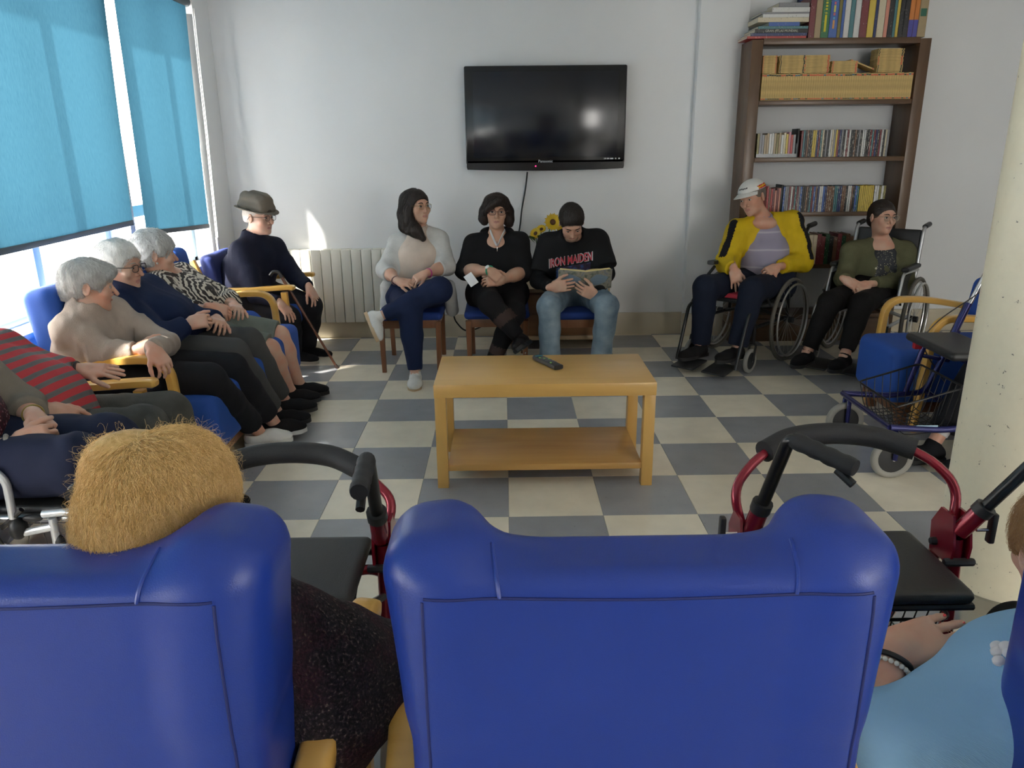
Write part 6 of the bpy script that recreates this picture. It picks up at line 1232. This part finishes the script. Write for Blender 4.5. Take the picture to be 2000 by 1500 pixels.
# ---- seen from behind
def p_blonde():
    P = Person('woman with frizzy golden hair in dark tweed jacket seen from behind', (.55, -1.75), 'old', .005)
    neck = A(.60, -1.81, .80); shL, shR = A(.44, -1.78, .74), A(.76, -1.78, .73); elL, elR = A(.24, -1.66, .58), at(752, 1310, -1.66); wrL, wrR = A(.40, -1.50, .56), A(.70, -1.53, .57); pel = A(.52, -1.74, .52)
    H = P.head(at(312, 1022, -1.79), (.02, .97, -.25), (-.03, .2, 1), neck, 1., BR['pale'], eyes=True)
    P.torso(pel, neck, (shL, shR)); P.arm(shL, elL, wrL, (.7, .6, -.2), (0, 0, 1), (.5, .5, 0), .5); P.arm(shR, elR, wrR, (-.8, .4, -.2), (0, 0, 1), (0, .8, 0), .5)
    hL, hR = A(.43, -1.74, .52), A(.61, -1.74, .52); kL, kR = A(.45, -1.44, .47), A(.61, -1.44, .47); aL, aR = A(.45, -1.36, .11), A(.61, -1.36, .11)
    P.leg(hL, kL, aL); P.leg(hR, kR, aR); P.body(); P.wear(legs((hL, hR), (kL, kR), (aL, aR), (.085, .07, .06, .05), .12), 'trousers', cloth('black_wool'), .01)
    for an in (aL, aR): shoe('shoe', an, an+A(0, .2, -.06), cloth('black_suede'), P.root, P.off, mat('black_rubber_sole', (.012, .012, .012), .6), .24, .045)
    m, nt, p, tc = nodes('dark_tweed'); n = N(nt, 'TexNoise', Scale=190., Detail=4.); vo = N(nt, 'TexVoronoi', Scale=26.); n3 = N(nt, 'TexNoise', Scale=12., Detail=4.)
    for x in (n, vo, n3): nt.links.new(tc.outputs['Object'], x.inputs['Vector'])
    c1 = ramp(nt, n.outputs['Fac'], [(.45, (.010, .007, .009)), (.60, (.035, .022, .028)), (.72, (.20, .15, .13))]); c2 = ramp(nt, n.outputs['Fac'], [(.45, (.018, .005, .010)), (.62, (.055, .015, .025)), (.75, (.12, .11, .05))]); mx = N(nt, 'MixRGB'); nt.links.new(ramp(nt, n3.outputs['Fac'], [(.45, (0, 0, 0)), (.55, (1, 1, 1))]), mx.inputs[0]); nt.links.new(c1, mx.inputs[1]); nt.links.new(c2, mx.inputs[2]); nt.links.new(mx.outputs[0], p.inputs['Base Color']); p.inputs['Roughness'].default_value = .95
    b = N(nt, 'Bump', Strength=1., Distance=.006); nt.links.new(n.outputs['Fac'], b.inputs['Height']); nt.links.new(b.outputs[0], p.inputs['Normal'])
    q = top((shL, shR), (elL, elR), (wrL, wrR), pel, A(1, 0, 0), (.93, .93), (.088, .086, .05), (.18, .18, .18, .185, .16), (.14, .14, .14, .125, .085), neck=(neck, neck+A(0, 0, .08)), nr=.062); q.ell(at(640, 1390, -1.76), (.11, .11, .14), None, .06); P.wear(q, 'tweed_jacket', m, .007, folds(.005, 34, 5))
    hm = hairmat('golden_hair', (.72, .47, .17), (.88, .64, .30), .45); q = S().ell(H(0, -.014, .034), A(.100, .112, .10), H.M, .02).ell(H(.03, .0, .055), A(.085, .09, .095), H.M, .03).cap(H(0, -.055, -.02), H(-.01, -.06, -.10), .08, .07, k=.04); q.ell(H(0, .12, -.05), A(.07, .07, .11), H.M, .02, True)
    q.ell(H(-.052, -.01, .105), A(.045, .05, .04), H.M, .03)
    hu = hairmat('shaded_deep_golden_hair', (.50, .31, .10), (.68, .45, .19), .6); o = P.wear(q, 'hair', hu, .004, folds(.008, 34, 4)); strands('hair_strands', q, H, o, hm, 20000, .13, .00032, .010, .26, lambda l: l-np.array([-.02, -.03, .14]), off=P.off, curl=.30, seg=12, h=.006); strands('hair_strands', q, H, o, hu, 7000, .11, .0004, .012, .26, lambda l: l-np.array([-.02, -.03, .14]), off=P.off, curl=.3, seg=10, seed=9, h=.006); strands('stray_hairs', q, H, o, hm, 800, .06, .00022, .022, .6, lambda l: l-np.array([-.02, -.03, .10]), off=P.off, curl=.9, seg=9, seed=5, h=.006)  # darker gold base paints the shade under the strands; some strands share it
def p_blue():
    P = Person('woman in light blue knit jumper with red nails and pearl bracelet', (2.1, -1.72), 'old', .0036)
    neck = A(2.19, -1.77, .73); shL, shR = at(1985, 1425, -1.78), A(2.44, -1.76, .62); elL, elR = at(1690, 1440, -1.74), A(2.56, -1.60, .55); wrL, wrR = at(1748, 1268, -1.62), A(2.52, -1.46, .50); pel = A(2.27, -1.74, .50)
    H = P.head(at(2100, 1085, -1.78), (.10, .97, -.2), (0, .1, 1), neck, 1., BR['pale'])
    P.torso(pel, neck, (shL, shR)); P.arm(shL, elL, wrL, (.95, .20, .16), (-.2, -.45, .85), (.2, -.9, .2), .10, 1.12, .05, .9, r=(.042, .038, .037, .027)); P.arm(shR, elR, wrR, (-.2, .9, -.2), (0, 0, 1), (-.9, 0, 0), .4)
    hL, hR = A(2.24, -1.76, .50), A(2.40, -1.76, .50); kL, kR = A(2.34, -1.46, .44), A(2.52, -1.46, .44); aL, aR = A(2.36, -1.42, .11), A(2.54, -1.42, .11)
    P.leg(hL, kL, aL); P.leg(hR, kR, aR); P.body(); P.wear(legs((hL, hR), (kL, kR), (aL, aR), (.085, .07, .06, .05), .12), 'trousers', cloth('black_wool'), .01)
    for an in (aL, aR): shoe('shoe', an, an+A(0, .2, -.06), cloth('black_suede'), P.root, P.off, mat('black_rubber_sole', (.012, .012, .012), .6), .24, .045)
    m, nt, p, tc = nodes('light_blue_rib_knit'); wv = N(nt, 'TexWave', Scale=190., Distortion=.3); wv.bands_direction = 'DIAGONAL'; nt.links.new(tc.outputs['Object'], wv.inputs['Vector']); p.inputs['Base Color'].default_value = (.24, .45, .68, 1); p.inputs['Roughness'].default_value = .9; b = N(nt, 'Bump', Strength=.25, Distance=.002); nt.links.new(wv.outputs['Fac'], b.inputs['Height']); nt.links.new(b.outputs[0], p.inputs['Normal'])
    q = top((shL, shR), (elL, elR), (wrL, wrR), pel, A(1, 0, 0), (.28, .8), (.09, .085, .055), (.25, .25, .23, .20, .15), (.15, .15, .145, .12, .08), neck=(neck, neck+A(0, 0, .08)), nr=.062); q.ell(at(1890, 1405, -1.76), (.11, .09, .09), None, .06); jp = P.wear(q, 'jumper', m, .007, folds(.0035, 26, 5))
    f = folds(.0035, 26, 5); r = random.Random(3)
    for i in range(9):
        u, v = 1950+16*(i % 4)+r.uniform(-5, 5), 1262+13*(i//4)+r.uniform(-4, 4); X = at(u, v, -2.0); d = nrm(X-CAM); X = CAM+d*.7
        for _ in range(60): X = X+d*max(min(field(q, X[None], f)[0], .05), -.01)*.8
        P.mb(MB().ball(X, (.012, .010, .010), 10, 6), 'bead', mat('white_bead', (.75, .74, .74), .35), jp)
    nl = mat('red_nail_varnish', (.55, .02, .03), .15)
    for (t_, d_) in P.tips[0]: P.mb(MB().ball(t_+nrm(A(-.25, -.35, .9))*.0048-d_*.001, (.0058, .0025, .0075), 10, 6, frame_z(d_)[:, [0, 1, 2]]), 'fingernail', nl)
    d = wrL-elL; P.mb(MB().torus(wrL-nrm(d)*.028, d, .036, .006, 28, 8), 'black_band', mat('black_elastic', (.01, .01, .011), .6)); pb = MB(); Fm = frame_z(d)
    for i in range(22): a = 2*PI*i/22; pb.ball(wrL-nrm(d)*.041+Fm@A(.037*math.cos(a), .037*math.sin(a), 0), .0052, 10, 6)
    P.mb(pb, 'pearl_bracelet', mat('pearl'))
    hm = hairmat('auburn_hair', (.30, .15, .055), (.46, .27, .12), .45); q = cap_hair(H, .016, low=-.08, vol=(1.05, 1, 1)); o = P.wear(q, 'hair', hm, .005, folds(.004, 60, 4)); strands('hair_strands', q, H, o, hm, 2500, .07, .0004, .008, .3, crown, off=P.off, curl=.3)
def p_pillar():
    P = Person('person in black trousers and white socks mostly hidden behind the pillar', (4.0, .5), 'old', .006)
    neck = A(4.05, .50, .86); shL, shR = A(4.02, .34, .80), A(4.02, .66, .80); els = A(3.9, .28, .6), A(3.9, .72, .6); wrs = A(3.72, .38, .62), A(3.72, .62, .62); pel = A(3.96, .5, .52)
    H = P.head(A(4.03, .5, 1.0), (-1, 0, 0), (0, 0, 1), neck, 1., BR['grey']); P.torso(pel, neck, (shL, shR))
    for i in (0, 1): P.arm((shL, shR)[i], els[i], wrs[i], (-1, .3-.6*i, 0), (0, 0, 1), (0, 1-2*i, 0), .4)
    hL, hR = A(3.94, .40, .52), A(3.94, .60, .52); kL, kR = A(3.52, .34, .50), A(3.50, .58, .50); aL, aR = A(3.40, .33, .115), at(1822, 868, .50)
    P.leg(hL, kL, aL); P.leg(hR, kR, aR); P.body(); P.wear(legs((hL, hR), (kL, kR), (aL, aR), (.095, .08, .072, .066), .13, (.9, .82)), 'trousers', cloth('black_wool'), .008, folds(.003, 40, 2))
    for kn, an in ((kL, aL), (kR, aR)): shoe('shoe', an, an+A(-.2, 0, -.06), cloth('black_suede'), P.root, P.off, mat('black_rubber_sole', (.012, .012, .012), .6), .25, .046); d = nrm(an-kn); P.wear(S().cap(an-d*.10, an-d*.055, .038, .037, cut=True, cut0=True), 'sock', cloth('white_cotton'), .005)
    P.wear(top((shL, shR), els, wrs, pel, A(0, 1, 0), neck=(neck, neck+A(0, 0, .08))), 'jumper', cloth('black_wool'), .01); set_hair(P, H, GREYH, .015, -.05, 200)
p_cardigan(); p_black(); p_reader(); p_yellow(); p_olive(); p_hat(); p_zebra(); p_navy(); p_beige(); p_stripes(); p_floral(); p_blonde(); p_blue(); p_pillar()
wc = wheelchair('black wheelchair under the man in the yellow jacket', (2.92, 2.48, 0), math.radians(137), blk, mat('red_cushion', (.5, .03, .06), .7), arms=False, lean=.15)
L_ = lambda u, v, Y: rz(-math.radians(137)) @ (at(u, v, Y)-A(2.92, 2.48, 0))
MB().tube([L_(1388, 513, 2.36), L_(1408, 510, 2.5), L_(1430, 508, 2.64)], .5, 12, flat=(.05, .03), up=(1, 0, 0)).build('arm_pad', blackm, wc); MB().tube(fillet([L_(1396, 520, 2.40), L_(1380, 540, 2.36), L_(1372, 575, 2.34)], .03), .011, 10).build('arm_tube', blk, wc)
wheelchair('silver wheelchair under the woman in the olive cardigan', (3.79, 2.44, 0), math.radians(138), silver)
wc = wheelchair('silver wheelchair under the person in the floral top', (-.42, -.63, 0), -PI/2, silver, arms=False)
bright = mat('bright_silver_paint', (.72, .73, .75), .3, .5); L_ = lambda u, v, Y=-.88: rz(PI/2) @ (at(u, v, Y)-A(-.42, -.63, 0))
for pts in ([(-14, 918), (12, 940), (26, 1012)], [(84, 1004), (138, 999), (166, 1014), (176, 1062)], [(102, 1012), (108, 1040), (116, 1088)], [(48, 1040), (106, 1028)], [(124, 1072), (182, 1064)]): MB().tube(fillet([L_(*q) for q in pts], .03), .0115, 12).build('side_tube', bright, wc)
MB().ball(L_(36, 1032), (.03, .024, .034), 14, 10).build('clamp', blackm, wc); MB().ball(L_(64, 1012), (.012, .03, .012), 12, 8).build('clamp_knob', blackm, wc); MB().ball(L_(118, 1062), (.014, .016, .03), 12, 8).build('frame_joint', blackm, wc)

# ------------------------------------------------------------------ thin out the dense soft meshes, keeping their shape
big = {}
for o in list(C.objects):
    if o.type == 'MESH' and len(o.data.polygons) > 5000:
        if o.data.name in big: continue
        big[o.data.name] = o; d = o.modifiers.new('thin', 'DECIMATE'); n_ = o.name.split('.')[0]
        d.ratio = .42 if n_ == 'body' else .5 if n_ in ('hair', 'crown') else .38
dg = bpy.context.evaluated_depsgraph_get(); new = {}
for nm, o in big.items(): new[nm] = bpy.data.meshes.new_from_object(o.evaluated_get(dg))
for o in list(C.objects):
    if o.type == 'MESH' and o.data.name in new:
        me = new[o.data.name]; o.modifiers.clear(); o.data = me
